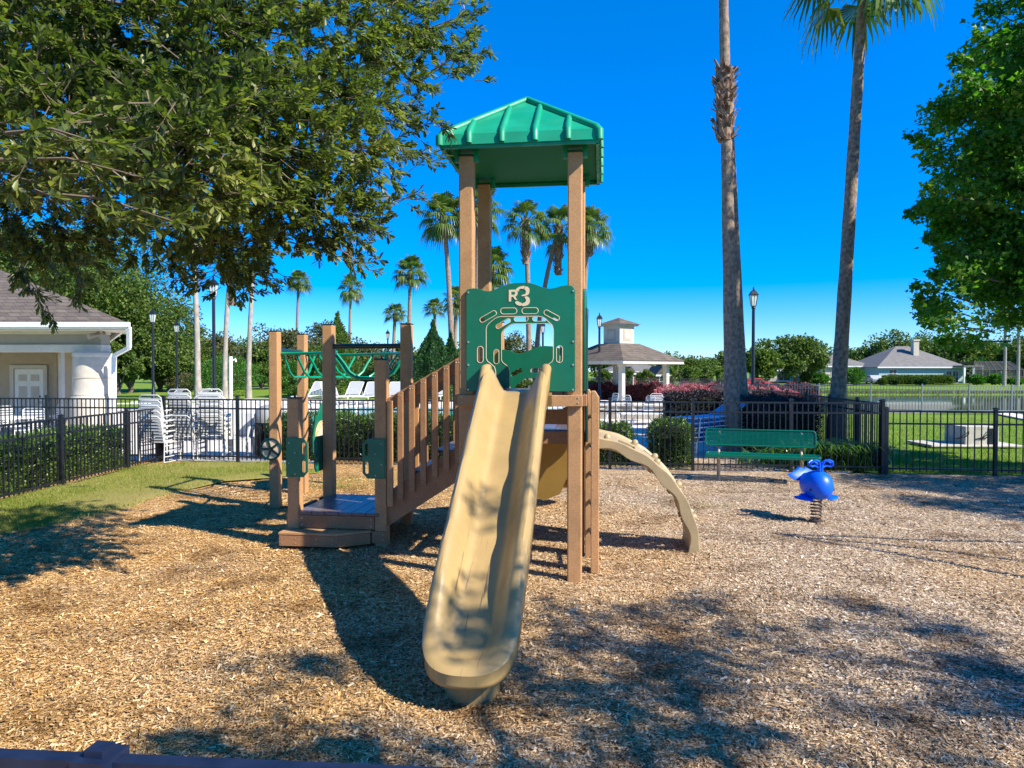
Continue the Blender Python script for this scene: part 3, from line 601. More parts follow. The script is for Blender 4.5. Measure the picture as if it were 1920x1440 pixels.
three = [
  [(702,222),(718,202),(745,188),(778,182),(792,178),(796,196),(784,212),(764,208),(745,212),(735,224),(742,232),(728,236)],
  [(798,184),(828,190),(845,210),(846,246),(834,270),(820,276),(800,284),(762,284),(770,272),(790,268),(804,262),(811,244),(808,226),(794,216),(800,202)],
  [(812,284),(838,296),(850,318),(848,350),(832,374),(800,384),(776,386),(766,372),(776,358),(798,350),(812,336),(810,316),(796,298)],
  [(700,345),(712,334),(734,336),(742,346),(764,352),(770,362),(762,382),(738,380),(716,370),(702,358)],
]
dark = [[(x+5*(1 if x > 730 else .2), y+4) for x, y in lp] for lp in [lets[0]]+three]
def grow(lp, g):
    cx = sum(p[0] for p in lp)/len(lp); cy = sum(p[1] for p in lp)/len(lp)
    q = []
    for i, p in enumerate(lp):
        a = Vector(lp[i-1]); b = Vector(lp[(i+1) % len(lp)]); t = (b-a).normalized(); q.append((p[0]+t.y*g, p[1]-t.x*g))
    return q
for lp in [lets[0]]+three: plate('emblem_groove', [ep(grow(lp, 5))], .003, M['roofu'], pf, EM, bev=.0003)
EM2 = fr((.485,-.0905,1.668), (1,0,0), (0,0,1), (0,-1,0))
plate('emblem_letter', [ep(lets[0]), ep(hole)], .003, M['cream'], pf, EM2, bev=.0003)
for lp in three: plate('emblem_number_stroke', [ep(lp)], .003, M['cream'], pf, EM2, bev=.0003)
# cream routed rims of the slots and the archway
def rim(lp, closed=True, vv=-.0885, parent=pf):
    m = MB(); pts = [(p[0]+.485, vv, p[1]+1.668) for p in lp]; m.tube(pts, .0032, 5, closed=closed); return m.build('routed_edge', M['cream'], parent)
for s in slots: rim([zp(*q) for q in s])
rim([zp(*q) for q in arch_open], False)
for s in slots: rim([zp(*q) for q in s], True, S-.0885, pb)
rim([zp(*q) for q in arch_open], False, S-.0885, pb)
# low back panel on the middle deck: wavy top, arched foot with slots
lowo = [(-.475,0),(-.475,.80),(-.46,.835),(-.40,.845),(-.33,.83),(-.27,.80),(-.21,.795),(-.14,.82),(-.05,.865),(.05,.885),(.14,.88),(.22,.86),(.29,.835),(.36,.83),(.44,.845),(.475,.82),(.475,0),(.33,0),(.33,.32),(.27,.44),(.16,.52),(-.16,.52),(-.27,.44),(-.33,.32),(-.33,0)]
pl = plate('low_panel', [lowo, rr(-.26,.585,.15,.055,30), rr(-.02,.605,.17,.058), rr(.22,.585,.15,.055,-30)], .02, M['panel'], PG, fr((.485,1.92-.078,1.24), (1,0,0), (0,0,1), (0,-1,0)))
# side panel of the middle deck (seen edge-on) and tower back wall braces
plate('side_panel', [[(-.46,.0),(-.46,.8),(-.3,.86),(0,.9),(.3,.86),(.46,.8),(.46,0)], rr(0,.45,.4,.3)], .02, M['panel'], PG, fr((-.078,1.44,1.68), (0,1,0), (0,0,1), (1,0,0)))
# handle panels
def handle(cu, cz, mir, v=.98-.078, Mx=None):
    w, h = .235, .41; c = .05
    o = [(-w/2,-h/2),(w/2-c,-h/2),(w/2,-h/2+c*1.1),(w/2,h/2-c*1.1),(w/2-c,h/2),(-w/2,h/2)]
    hs = [rr(w/2-.042, .095, .045, .135), rr(w/2-.042, -.095, .045, .135)]
    if mir: o = [(-x, y) for x, y in o]; hs = [[(-x, y) for x, y in q] for q in hs]
    Mx = Mx or fr((cu, v, cz), (1,0,0), (0,0,1), (0,-1,0))
    p = plate('handle_panel', [o]+hs, .02, M['panel'], PG, Mx)
    if v is not None:
        s = -1 if mir else 1
        bolts([(cu+s*x, v-.011, cz+z) for x, z in ((-.085,.155),(-.085,-.06),(-.02,.05),(-.02,-.175))], 'v', p, .008)
    return p
handle(-2.005, .925, False); handle(-1.165, .925, True)
handle(0, 0, False, None, fr((-2.06-.078, 1.80, .86), (0,-1,0), (0,0,1), (-1,0,0)))
# --- overhead curved ladder
C0 = (-3.19, 1.94)
def arcp(a, b, th, z): return (C0[0]+a*math.cos(th), C0[1]+b*math.sin(th), z)
zt = 2.075
ol = empty('overhead_ladder', (0,0,0)); ol.parent = PG
for (a, b) in ((1.16,.98),(2.04,1.90)):
    MB().tube([arcp(a, b, math.pi/2*k/24, zt) for k in range(25)], .021, 10).build('side_rail', M['gmetal'], ol, True)
MB().tube([(-2.0,1.93,2.135),(-1.16,1.93,2.135)], .03, 12).build('end_beam', M['gdark'], ol, True)
MB().tube([(-3.20,2.93,2.12),(-3.23,3.81,2.12)], .03, 12).build('end_beam', M['gdark'], ol, True)
m = MB()
for u in (-1.995,-1.165): m.lathe([(.045,-.006),(.045,.006)], (0,0,0), 12)
for i in range(9):
    th = math.pi/2*(i+.55)/9
    p0 = Vector(arcp(1.16,.98,th,zt-.012)); p1 = Vector(arcp(2.04,1.90,th,zt-.012)); q0 = p0.lerp(p1,.26)+Vector((0,0,-.30)); q1 = p0.lerp(p1,.74)+Vector((0,0,-.30))
    pts = [p0, p0.lerp(q0,.45)+(p0-p1)*.0, q0.lerp(p0,.22)-(p1-p0)*.015, q0+Vector((0,0,.02))-(p1-p0)*.0, q0.lerp(q1,.12)-Vector((0,0,.012)), q0.lerp(q1,.88)-Vector((0,0,.012)), q1+Vector((0,0,.02)), q1.lerp(p1,.22)+(p1-p0)*.015, q1.lerp(p1,.55), p1]
    MB().tube(pts, .0165, 8).build('hanging_grip', M['gmetal'], ol, True)
# --- steering wheel on the far left post
wh = empty('steering_wheel', (0,0,0)); wh.parent = PG
wc = Vector((-3.21, 2.87-.10, 0.79)); 
m = MB(); m.tube([wc+Vector((.138*math.cos(a), 0, .138*math.sin(a))) for a in [2*math.pi*k/32 for k in range(32)]], .014, 8, closed=True); m.build('wheel_rim', M['gdark'], wh, True)
m = MB(); m.tube([wc+Vector((0,.008,0)), wc+Vector((0,.0,0))], .13, 32); m.build('wheel_disc', M['cream'], wh)
for k in range(5):
    a = R(90+18+72*k); MB().beam(wc+Vector((0,-.004,0)), wc+Vector((.13*math.cos(a),-.004,.13*math.sin(a))), .03, .012, (0,1,0)).build('wheel_spoke', M['gdark'], wh)
MB().tube([wc+Vector((0,.1,0)), wc+Vector((0,-.03,0))], .026, 12).build('wheel_hub', M['gdark'], wh)
# --- clock panel between the rear left post and a short post
sp_ = bevel(MB().bb(-3.21-.055,-3.21+.055, 4.78, 4.89, -.05, 1.36).build('short_post', M['post'], PG), .01, 2)
ang = math.atan2(4.8-3.9, .03)
ox = Vector((-3.10, 4.34, .45)); 
co = smooth_poly([(-.44,.0),(.44,.0),(.44,.55),(.36,.62),(.30,.66),(.22,.82),(.0,.92),(-.16,.84),(-.26,.66),(-.34,.74),(-.44,.70)], 1)
ck = plate('clock_panel', [co], .02, M['panel'], PG, fr(ox, (0,1,0), (0,0,1), (1,0,0)))
for (cy, cz, r) in ((-.12,.37,.255),(.24,.62,.14)):
    m = MB(); m.tube([ox+Vector((.012,cy,cz)), ox+Vector((.022,cy,cz))], r, 36); o = m.build('clock_dial', M['cream'], ck)
    m = MB(); m.tube([ox+Vector((.024,cy+r*.96*math.cos(a),cz+r*.96*math.sin(a))) for a in [2*math.pi*k/36 for k in range(36)]], .010, 6, closed=True)
    for k in range(12): a = R(30*k); m.sphere(ox+Vector((.026,cy+r*.78*math.cos(a),cz+r*.78*math.sin(a))), .012, 6, 4)
    m.build('dial_markers', M['slide2'], ck, True)
# --- roof
cx = cy = .485; hw = .70; ze = 3.79; zt0 = 3.885; za = 4.40
rf = empty('roof', (0,0,0)); rf.parent = PG
def pyr(m, h0, z0, h1, z1):
    vs = [(cx+sx*h0, cy+sy*h0, z0) for sx, sy in ((-1,-1),(1,-1),(1,1),(-1,1))]+[(cx+sx*h1, cy+sy*h1, z1) for sx, sy in ((-1,-1),(1,-1),(1,1),(-1,1))]
    m.add(vs, [(0,1,5,4),(1,2,6,5),(2,3,7,6),(3,0,4,7)])
m = MB(); pyr(m, hw, ze, hw-.015, zt0); pyr(m, hw-.015, zt0, .004, za); m.add([(cx+sx*.004, cy+sy*.004, za) for sx, sy in ((-1,-1),(1,-1),(1,1),(-1,1))], [(0,1,2,3)])
o = m.build('roof_shell', M['roofg'], rf); md = o.modifiers.new('solid', 'SOLIDIFY'); md.thickness = .012; md.offset = -1
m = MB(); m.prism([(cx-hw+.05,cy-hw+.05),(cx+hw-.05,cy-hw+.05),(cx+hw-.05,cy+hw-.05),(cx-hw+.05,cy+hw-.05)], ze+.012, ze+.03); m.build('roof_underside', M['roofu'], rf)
m = MB()
for sx, sy in ((-1,-1),(1,-1),(1,1),(-1,1)):
    c0 = Vector((cx+sx*(hw-.012), cy+sy*(hw-.012), 0)); m.tube([c0+Vector((0,0,ze)), c0+Vector((0,0,zt0-.02)), c0+Vector((-sx*.03,-sy*.03,zt0+.018)), Vector((cx,cy,za+.012))], [.034,.034,.036,.03], 10)
m.build('hip_rib', M['roofg'], rf, True)
for s_ in range(4):
    rot = Matrix.Rotation(math.pi/2*s_, 3, 'Z')
    for off in (-.43,-.145,.14,.42):
        inn = abs(off)+.03; zz = lambda d: zt0+(za-zt0)*(1-d/(hw-.015))
        pts = [Vector((off,-hw+.004,ze+.01)), Vector((off,-hw+.008,zt0-.012)), Vector((off,-hw+.04,zz(hw-.04)+.008)), Vector((off,-inn,zz(inn)+.004))]
        MB().tube([rot@p+Vector((cx,cy,0)) for p in pts], [.03,.03,.031,.028], 10).build('roof_rib', M['roofg'], rf, True)
for u, v in ((0,0),(S,0),(0,S),(S,S)):
    for du in (-.085,.085): MB().bb(u+du-.02, u+du+.02, v-.03, v+.03, 3.70, 3.80).build('roof_bracket', M['roofg'], rf)
m = MB(); 
for s_ in range(4):
    rot = Matrix.Rotation(math.pi/2*s_, 3, 'Z'); a = rot@Vector((-hw+.02,-hw+.03,0)); b = rot@Vector((hw-.02,-hw+.03,0)); m.beam(a+Vector((cx,cy,ze-.012)), b+Vector((cx,cy,ze-.012)), .03, .03)
m.build('roof_lip', M['roofg'], rf)
# --- side climbing ladder
ld = empty('climbing_ladder', (0,0,0)); ld.parent = PG
for (u, v) in ((1.135,.30),(1.07,.86)):
    m = MB(); m.extr([(u-.037,0),(u+.037,0),(u+.037,1.60),(u-.0,1.66),(u-.037,1.66)], lambda p,q,t:(p,t,q), v-.085, v+.085); bevel(m.build('ladder_board', M['post'], ld), .006, 2)
for z in (.28,.56,.84,1.12,1.40): MB().tube([(1.13,.30,z),(1.075,.86,z)], .017, 8).build('rung', M['gdark'], ld, True)
m = MB(); m.tube([(1.06,.2,1.2),(1.05,.2,2.2),(1.06,.25,2.4),(1.0,.3,2.45)], .014, 8); m.tube([(1.05,.8,1.2),(1.045,.8,2.2),(1.05,.75,2.4),(1.0,.7,2.45)], .014, 8); m.build('grab_bar', M['gdark'], ld, True)
# --- curved arch climber
av0, av1 = 1.02, 1.60
def archp(t):   # centreline of the strip in (u, z): horizontal at the middle deck, vertical at the ground
    a = t*math.pi/2*1.02; return (1.00+1.135*math.sin(a)**1.02, -.02+1.13*max(0,math.cos(a))**.88)
n = 30; path = [archp(k/n) for k in range(n+1)]
path = [(1.00+1.13*math.sin(R(92*k/n)), 1.12*math.cos(R(92*k/n))+.0) for k in range(n+1)]
def inhole(k, v): return False
vs_ = [av0, av0+.035, av0+.05, av0+.16, av0+.26, av0+.36, av0+.46, av1-.05, av1-.035, av1]
hts = [0.0, .0, -.02, -.02, -.02, -.02, -.02, -.02, 0, 0]
holes = {(6,3),(7,3),(8,3),(6,4),(7,4),(8,4),(11,6),(12,6),(13,6),(15,3),(16,3),(17,3),(15,4),(16,4),(17,4),(20,6),(21,6),(22,6),(23,3),(24,3),(25,3)}
th = .105; m = MB(); top_ = []; bot_ = []
for k, (u, z) in enumerate(path):
    a = Vector(path[max(k-1,0)]); b = Vector(path[min(k+1,n)]); t = (b-a).normalized(); nr = Vector((-t.y, t.x)) if (-t.y)*1+t.x*1 > 0 else Vector((t.y, -t.x))
    if nr.y < 0 and nr.x < 0: nr = -nr
    for j, v in enumerate(vs_):
        wob = .006*math.sin(k*1.3) if j in (0,9) else 0
        e = Vector((u, z))+nr*(th/2+hts[j]+wob); f = Vector((u, z))-nr*(th/2+.02*math.sin(k*.9)*(1 if j in (0,9) else 0))
        lift = .05*(1-k/n)*(v-av0)/(av1-av0); m.v.append((e.x, v, e.y+lift)); m.v.append((f.x, v, f.y+lift)); m.mi
W_ = len(vs_)
def vi(k, j, b): return (k*W_+j)*2+b
ft = []
def solid(k, j): return 0 <= k < n and 0 <= j < W_-1 and (k, j) not in holes
for k in range(n):
    for j in range(W_-1):
        if not solid(k, j): continue
        ft.append((vi(k,j,0),vi(k,j+1,0),vi(k+1,j+1,0),vi(k+1,j,0))); ft.append((vi(k,j,1),vi(k+1,j,1),vi(k+1,j+1,1),vi(k,j+1,1)))
        for (kk, jj, a_, b_) in ((k-1,j,(k,j),(k,j+1)),(k+1,j,(k+1,j+1),(k+1,j)),(k,j-1,(k+1,j),(k,j)),(k,j+1,(k,j+1),(k+1,j+1))):
            if not solid(kk, jj): ft.append((vi(*a_,0),vi(*a_,1),vi(*b_,1),vi(*b_,0)))
m.f = ft; m.mi = [0]*len(ft)
ac = empty('arch_climber', (0,0,0)); ac.parent = PG
bevel(m.build('arch_strip', M['arch'], ac, False), .008, 2)
for (k, v) in ((4,av0+.1),(9,av0+.45),(13,av0+.12),(13,av0+.45),(18,av0+.12),(19,av0+.45),(24,av0+.2),(24,av0+.46)):
    u, z = path[k]; nn = Vector((math.sin(R(92*k/n)), 0, math.cos(R(92*k/n)))); p = Vector((u, v, z))+nn*(th/2-.03); p.z += .05*(1-k/n)*(v-av0)/(av1-av0)
    m = MB(); m.tube([p-nn*.10, p-nn*.07, p+nn*.03, p+nn*.055, p+nn*.07], [.025,.03,.036,.03,.01], 12); m.build('foot_knob', M['arch'], ac, True)
# --- slide
def slide_mesh(name, path_f, W, s_end, wall_f, mat, parent, Mx, taper=0.0):
    """U-shaped plan: outline rings offset inwards; height = path + lip profile of distance from the edge."""
    Ltop = s_end-.30; ex = .36
    def outline(d):
        w = W-d; pts = []; NS = 46
        for i in range(NS): pts.append((-w, Ltop*i/NS))
        a_ = w; b_ = ex-min(d, ex-.002)*1.0; NA = 28
        for i in range(NA+1):
            t = math.pi*i/NA; c_, s_ = math.cos(t), math.sin(t); e = .78
            pts.append((-a_*math.copysign(abs(c_)**e, c_), Ltop+b_*abs(s_)**e))
        for i in range(NS-1, -1, -1): pts.append((w, Ltop*i/NS))
        return pts
    ds = [.012,.0,.004,.018,.036,.055,.072,.088,.105,.125,.15,.18,.21,.24,.27,.29,W]
    def prof(d):       # 1 at the rim top, 0 on the bed
        if d < .035: return 1-((.035-d)/.035)**2*.35
        if d < .055: return 1
        if d > .20: return 0
        t = (d-.055)/.145; return 1-t*t*(3-2*t)
    V = []; rows = []
    for q, d in enumerate([None]+ds):
        dd = ds[0] if d is None else d; pts = outline(dd); row = []
        for (x, s) in pts:
            wl = wall_f(s); z = path_f(s)
            if d is None: z = z-(.075 if s < 1.8 else max(.055,.075-.04*(s-1.8)))
            elif q == 1: z = z-.05+prof(0)*wl*.5
            else:
                z += wl*prof(dd)+ .012*(abs(x)/W)**2
            fx = 1-taper*(0 if s < .9 else min(1,(s-.9)/1.3))**1.5; row.append(len(V)); V.append((x*fx, s, z))
        rows.append(row)
    F = []
    for a, b in zip(rows[:-1], rows[1:]):
        for i in range(len(a)-1): F.append((a[i], a[i+1], b[i+1], b[i]))
    m = MB(); m.v = [tuple(Mx@Vector(p)) for p in V]; m.f = F; m.mi = [0]*len(F)
    o = m.build(name, mat, parent, True)
    md = o.modifiers.new('solid', 'SOLIDIFY'); md.thickness = .012; md.offset = -1
    return o
SP = [(0,1.665),(.10,1.655),(.22,1.60),(.40,1.49),(.8,1.20),(1.2,.92),(1.5,.715),(1.75,.56),(2.0,.40),(2.2,.285),(2.4,.20),(2.6,.165),(2.75,.16)]
def interp(tab, s):
    if s <= tab[0][0]: return tab[0][1]
    for (a, b), (c, d) in zip(tab[:-1], tab[1:]):
        if s <= c: return b+(d-b)*(s-a)/(c-a)
    return tab[-1][1]
def smoothtab(tab): return lambda s: sum(interp(tab, s+o_) for o_ in (-.1,-.05,0,.05,.1))/5 if s > .12 else interp(tab, s)
sl = empty('slide', (0,0,0)); sl.parent = PG
SMx = Matrix(((1,0,0,.455),(0,-1,0,-.10),(0,0,1,0),(0,0,0,1)))
wallf = smoothtab([(0,.20),(.12,.20),(.3,.20),(.6,.22),(1.6,.225),(1.95,.20),(2.12,.135),(2.26,.07),(2.36,.04),(2.8,.03)])
slide_mesh('slide_chute', smoothtab(SP), .292, 2.40, lambda s: wallf(s)*(1+(.05*math.sin(s*11)+.03*math.sin(s*23) if .7 < s < 2.1 else 0)), M['slide'], sl, SMx, .04)
# hood humps where the side walls start, outlet foot under the end
for sx in (-1, 1):
    m = MB(); m.tube([(.455+sx*.258,-.07,1.66),(.455+sx*.258,-.085,1.80),(.455+sx*.261,-.115,1.868),(.455+sx*.265,-.17,1.855),(.455+sx*.266,-.26,1.79),(.455+sx*.266,-.42,1.67)], [.03,.04,.045,.045,.038,.02], 12); m.build('slide_hood', M['slide'], sl, True)
m = MB(); m.bb(.455-.31,.455+.31,-.105,-.09,1.53,1.655); m.build('slide_flange', M['slide'], sl)
m = MB(); m.lathe([(.165,-.07),(.160,.0),(.162,.05),(.18,.11)], (.455,-2.235,0), 28); o = m.build('slide_foot', M['slide'], sl, True)
# rear slide going down from the middle deck
SP2 = [(0,1.235),(.12,1.22),(.5,.95),(.9,.62),(1.2,.42),(1.5,.30),(1.7,.26),(2,.25)]
rs = empty('rear_slide', (0,0,0)); rs.parent = PG
slide_mesh('rear_chute', smoothtab(SP2), .33, 1.75, smoothtab([(0,.18),(.3,.16),(1.3,.14),(1.75,.05)]), M['slide2'], rs, Matrix(((1,0,0,.50),(0,1,0,2.04),(0,0,1,0),(0,0,0,1))))
m = MB()
prof = [(-.36,1.20),(-.35,.95),(-.30,.6),(-.2,.36),(0,.27),(.2,.36),(.30,.6),(.35,.95),(.36,1.20)]
for i in range(len(prof)):
    for v_ in (2.05, 2.35): m.v.append((.50+prof[i][0], v_+.25*(1.2-prof[i][1]), prof[i][1]))
for i in range(len(prof)-1): m.f.append((2*i, 2*i+1, 2*i+3, 2*i+2))
m.f.append(tuple(2*i for i in range(len(prof)))); m.mi = [0]*len(m.f); m.build('rear_slide_shell', M['slide2'], rs)
# ---------------------------------------------------------------- spring whale
W0 = G(1530, 976)
wr = empty('spring_whale', W0, R(-18), 'blue plastic whale rider with spout handles on a steel coil spring', 'spring rider')
# local: whale faces +X... built facing -Y (towards viewer, slightly right)
m = MB(); N_ = 6*16; m.tube([(.066*math.cos(2*math.pi*k/16), .066*math.sin(2*math.pi*k/16), .02+.25*k/N_) for k in range(N_+1)], .0095, 6); m.build('coil_spring', M['spring'], wr, True)
m = MB(); m.lathe([(.085,-.01),(.085,.012),(.05,.02)], (0,0,0), 20); m.build('spring_base', M['spring'], wr, True)
body = MB(); rings = [(-.245,.45,.02),(-.235,.45,.07),(-.21,.455,.12),(-.15,.465,.172),(-.06,.465,.198),(.04,.455,.195),(.14,.45,.165),(.22,.465,.125),(.26,.49,.09),(.29,.53,.06),(.31,.565,.042)]
n = 20; vs = []; fs = []
for (y, zc, r) in rings:
    for k in range(n):
        a = 2*math.pi*k/n; x = r*.93*math.cos(a); z = zc+r*1.02*math.sin(a)
        z = max(z, .275+.02*math.cos(a)**2) ; vs.append((x, y, z))
for i in range(len(rings)-1):
    for k in range(n): k2 = (k+1) % n; fs.append((i*n+k, i*n+k2, (i+1)*n+k2, (i+1)*n+k))
fs.append(tuple(range(n))); fs.append(tuple((len(rings)-1)*n+k for k in range(n)))
body.add(vs, fs); subsurf(body.build('body', M['blue'], wr, True), 1)
def fin(name, outline, th, Mx):
    m = MB(); c = [sum(p[0] for p in outline)/len(outline), sum(p[1] for p in outline)/len(outline)]; n = len(outline)
    vs = [Mx@Vector((p[0], p[1], 0)) for p in outline]+[Mx@Vector((c[0]+(p[0]-c[0])*.55, c[1]+(p[1]-c[1])*.55, th)) for p in outline]+[Mx@Vector((c[0]+(p[0]-c[0])*.55, c[1]+(p[1]-c[1])*.55, -th)) for p in outline]
    fs = [tuple(range(n, 2*n)), tuple(reversed(range(2*n, 3*n)))]
    for k in range(n): k2 = (k+1) % n; fs += [(k, k2, n+k2, n+k), (k2, k, 2*n+k, 2*n+k2)]
    m.add(vs, fs); return subsurf(m.build(name, M['blue'], wr, True), 1)
for sx in (-1, 1):
    fin('side_fin', [(sx*.06,-.16),(sx*.17,-.15),(sx*.29,-.06),(sx*.36,.08),(sx*.22,.07),(sx*.08,.14)], .024, Matrix.Translation((0,-.02,.305))@Matrix.Rotation(R(8), 4, 'X'))
fo = [(0,-.12),(.07,-.13),(.16,-.16),(.25,-.15),(.33,-.10),(.385,-.02),(.30,.00),(.21,.04),(.13,.09),(.07,.13),(.03,.11),(0,.08)]
fo = [(x*.66, y*.78) for x, y in fo]; fo = fo+[(-x, y) for x, y in fo[-2:0:-1]]
m = MB(); Mt = Matrix.Translation((0,.30,.575))@Matrix.Rotation(R(52), 4, 'X'); c_ = len(fo)
def fz(x, y): return .030*max(0,1-abs(x)/.36)+.006
vs = [Mt@Vector((x, y, .05*abs(x))) for x, y in fo]+[Mt@Vector((x*.78, (y+.01)*.62, .05*abs(x)+fz(x,y))) for x, y in fo]+[Mt@Vector((x*.78, (y+.01)*.62, .05*abs(x)-fz(x,y))) for x, y in fo]
fs = [tuple(range(c_, 2*c_)), tuple(reversed(range(2*c_, 3*c_)))]
for k in range(c_): k2 = (k+1) % c_; fs += [(k, k2, c_+k2, c_+k), (k2, k, 2*c_+k, 2*c_+k2)]
m.add(vs, fs); o = m.build('tail_flukes', M['blue'], wr, False); bevel(o, .008, 3); o.data.polygons.foreach_set('use_smooth', [True]*len(o.data.polygons))
m = MB()
for sx in (-1, 1):
    m.tube([(sx*.012,-.10,.60),(sx*.018,-.10,.735),(sx*.04,-.12,.785),(sx*.09,-.13,.80),(sx*.145,-.125,.775),(sx*.16,-.11,.735),(sx*.13,-.10,.715),(sx*.08,-.09,.725),(sx*.02,-.09,.70)], .016, 8)
    m.tube([(sx*.015,-.09,.66),(sx*.04,-.06,.755),(sx*.10,-.05,.785),(sx*.155,-.07,.755),(sx*.155,-.10,.735)], .016, 8)
m.build('spout_handles', M['blue'], wr, True)
for sx in (-1, 1): MB().sphere((sx*.163,-.13,.42), .017, 10, 8, (.6,1,1)).build('eye', M['bluedark'], wr, True)
m = MB(); m.tube([(-.21,.02,.335),(.21,.02,.335)], .02, 8); m.build('foot_peg', M['blue'], wr, True)
wr.rotation_euler = (0, 0, R(8)); wr.scale = (.95, .95, .95)
# ---------------------------------------------------------------- bench
B0 = G(1356, 898); B1 = G(1494, 904); bc = (B0+B1)/2; bz = math.atan2((B1-B0).y, (B1-B0).x)
bn = empty('park_bench', bc, bz, 'green perforated metal bench with tan legs in front of the pool fence', 'bench')
hwid = .91
def mesh_plate(name, w, h, Mx, parent, mat):
    o1 = rr(0, 0, w, h); r = .05
    ol_ = []
    for (sx, sy, a0) in ((1,1,0),(-1,1,90),(-1,-1,180),(1,-1,270)):
        for k in range(5): a = R(a0+90*k/4); ol_.append((sx*(w/2-r)+r*math.cos(a), sy*(h/2-r)+r*math.sin(a)))
    m = MB(); m.tube([Mx@Vector((x, y, 0)) for x, y in ol_], .013, 8, closed=True); fr_ = m.build(name, mat, parent, True)
    m = MB(); st = .027; H = h-.02; Wd = w-.02; k = -H*.62
    x = -Wd/2-H
    while x < Wd/2:
        for s in (1, -1):
            a = Vector((x, -H/2)); b = Vector((x+H*.62, H/2))
            if s < 0: a, b = Vector((x, H/2)), Vector((x+H*.62, -H/2))
            if max(a.x, b.x) > -Wd/2 and min(a.x, b.x) < Wd/2:
                d = b-a
                t0 = max(0, (-Wd/2-a.x)/d.x); t1 = min(1, (Wd/2-a.x)/d.x)
                if t1 > t0:
                    p = a+d*t0; q = a+d*t1; m.beam(Mx@Vector((p.x, p.y, 0)), Mx@Vector((q.x, q.y, 0)), .011, .004, Mx.to_3x3()@Vector((0,0,1)))
        x += st
    m.build('expanded_mesh', mat, fr_); return fr_
Bb = Matrix.Translation((0,.14,.70))@Matrix.Rotation(R(80), 4, 'X'); mesh_plate('backrest', 1.76, .27, Bb, bn, M['bench'])
Bs = Matrix.Translation((.03,-.10,.44)); mesh_plate('seat', 1.78, .40, Bs, bn, M['bench'])
m = MB(); m.bb(-.86,.92,-.315,-.30,.40,.445); m.build('seat_front_lip', M['bench'], bn)
for sx in (-.66, .66):
    m = MB(); m.tube([(sx,.02,-.05),(sx,.02,.40)], .03, 12); m.tube([(sx,.02,.36),(sx,.14,.46),(sx,.215,.80)], [.026,.026,.024], 10); m.beam((sx,-.27,.405),(sx,.06,.405), .04, .03); m.build('leg', M['benchleg'], bn, True)
# ---------------------------------------------------------------- fences
def fence(name, label, pts, H, mat, gap=.098, pw=.055, pk=.016, rails=None, group=None, drop=None, cap=True):
    base = Vector(pts[0]); root = empty(name, base, 0, label, 'fence', group)
    for i, p in enumerate(pts):
        q = Vector(p)-base; m = MB(); m.box((q.x, q.y, q.z+H/2), (pw, pw, H+.04), FU)
        if cap: m.box((q.x, q.y, q.z+H+.035), (pw+.014, pw+.014, .022), FU); m.box((q.x, q.y, q.z+H+.05), (pw*.7, pw*.7, .015), FU)
        m.build('fence_post', mat, root)
    rails = rails or (H-.02, H-.20, .12)
    for a, b in zip(pts[:-1], pts[1:]):
        a = Vector(a)-base; b = Vector(b)-base; L = (b-a).length; d = (b-a)/L; m = MB(); a2 = a+d*(pw/2); b2 = b-d*(pw/2)
        for r in rails: m.beam(a2+Vector((0,0,r)), b2+Vector((0,0,r)), .026, .03)
        n = max(1, int(round(L/gap)))
        for k in range(1, n):
            p = a+(b-a)*k/n; rz = math.atan2(d.y, d.x); m.box((p.x, p.y, p.z+(H-.03+.05)/2), (pk, pk, H-.03-.05), rz)
        m.build('fence_panel', mat, root)
    return root
L = (FC-FA).length; n = 7
segs = [0, 1.58, 3.4, 5.25, 7.1, 8.95, 10.46, 12.2, L]
main = [FA+fd*s for s in segs]
fence('pool_fence', 'long black picket fence between the mulch and the pool deck', main, 1.28, M['black'])
fence('pool_fence', 'black fence section behind the low left fence by the pavilion', [FA-fd*s for s in (0.06, 2.6, 5.2)], 1.28, M['black'])
left = [(-7.10, y, 0) for y in (14.30, 13.05, 11.15, 9.3, 7.45, 5.6)]
fence('low_fence', 'lower black picket fence running along the left hedge', left, 1.10, M['black'], rails=(1.08,.86,.10))
rgt = [FC+fd*s for s in (0.06, 1.86, 3.66, 5.46)]
fence('low_fence', 'lower black picket fence in front of the bright lawn on the right', rgt, 1.14, M['black'], gap=.115, rails=(1.12,.90,.10))
back = [FC+fn*s for s in (0.08, 1.3, 3.0, 4.8, 6.6, 8.4, 10.2)]
fence('side_fence', 'dark picket fence running back from the corner beside the lawn', back, 1.27, M['black'])
back2 = [FC+fn*s for s in (10.3, 12.1, 13.9, 15.7, 17.5, 19.3, 21.1, 22.9, 24.7)]
fence('side_fence', 'brownish weathered fence continuing beyond the pink hedge to the lawn', back2, 1.20, M['brownfence'], pk=.022)
wf = []
for px in (1433,1492,1550,1618,1690,1765,1837,1913,1988): wf.append(px)
wp = []; x0, y0 = 25.0, 30.3
for k in range(10): wp.append((x0-1.82*k, y0+max(0,k-3)**1.7*.34, gz(x0-1.82*k, y0)*0))
fence('lake_fence', 'pale grey picket fence along the lake shore', wp, 1.20, M['greyfence'], gap=.12, pk=.02)
# far black fence across the back of the pool area, low grey wall line
bk = [fl(-9+2.4*k, 38+.0*k) for k in range(9)]
fence('far_fence', 'distant black fence behind the pool palms on the left', [(x, y, 0) for x, y in bk], 1.25, M['black'], gap=.13, pk=.022, rails=(1.23,1.05,.1))
bk = [fl(7.5+2.6*k, 47) for k in range(7)]
fence('far_fence', 'distant brownish fence behind the pink hedge and gazebo', [(x, y, -.1) for x, y in bk], 1.25, M['brownfence'], gap=.15, pk=.03, rails=(1.23,1.05,.1))
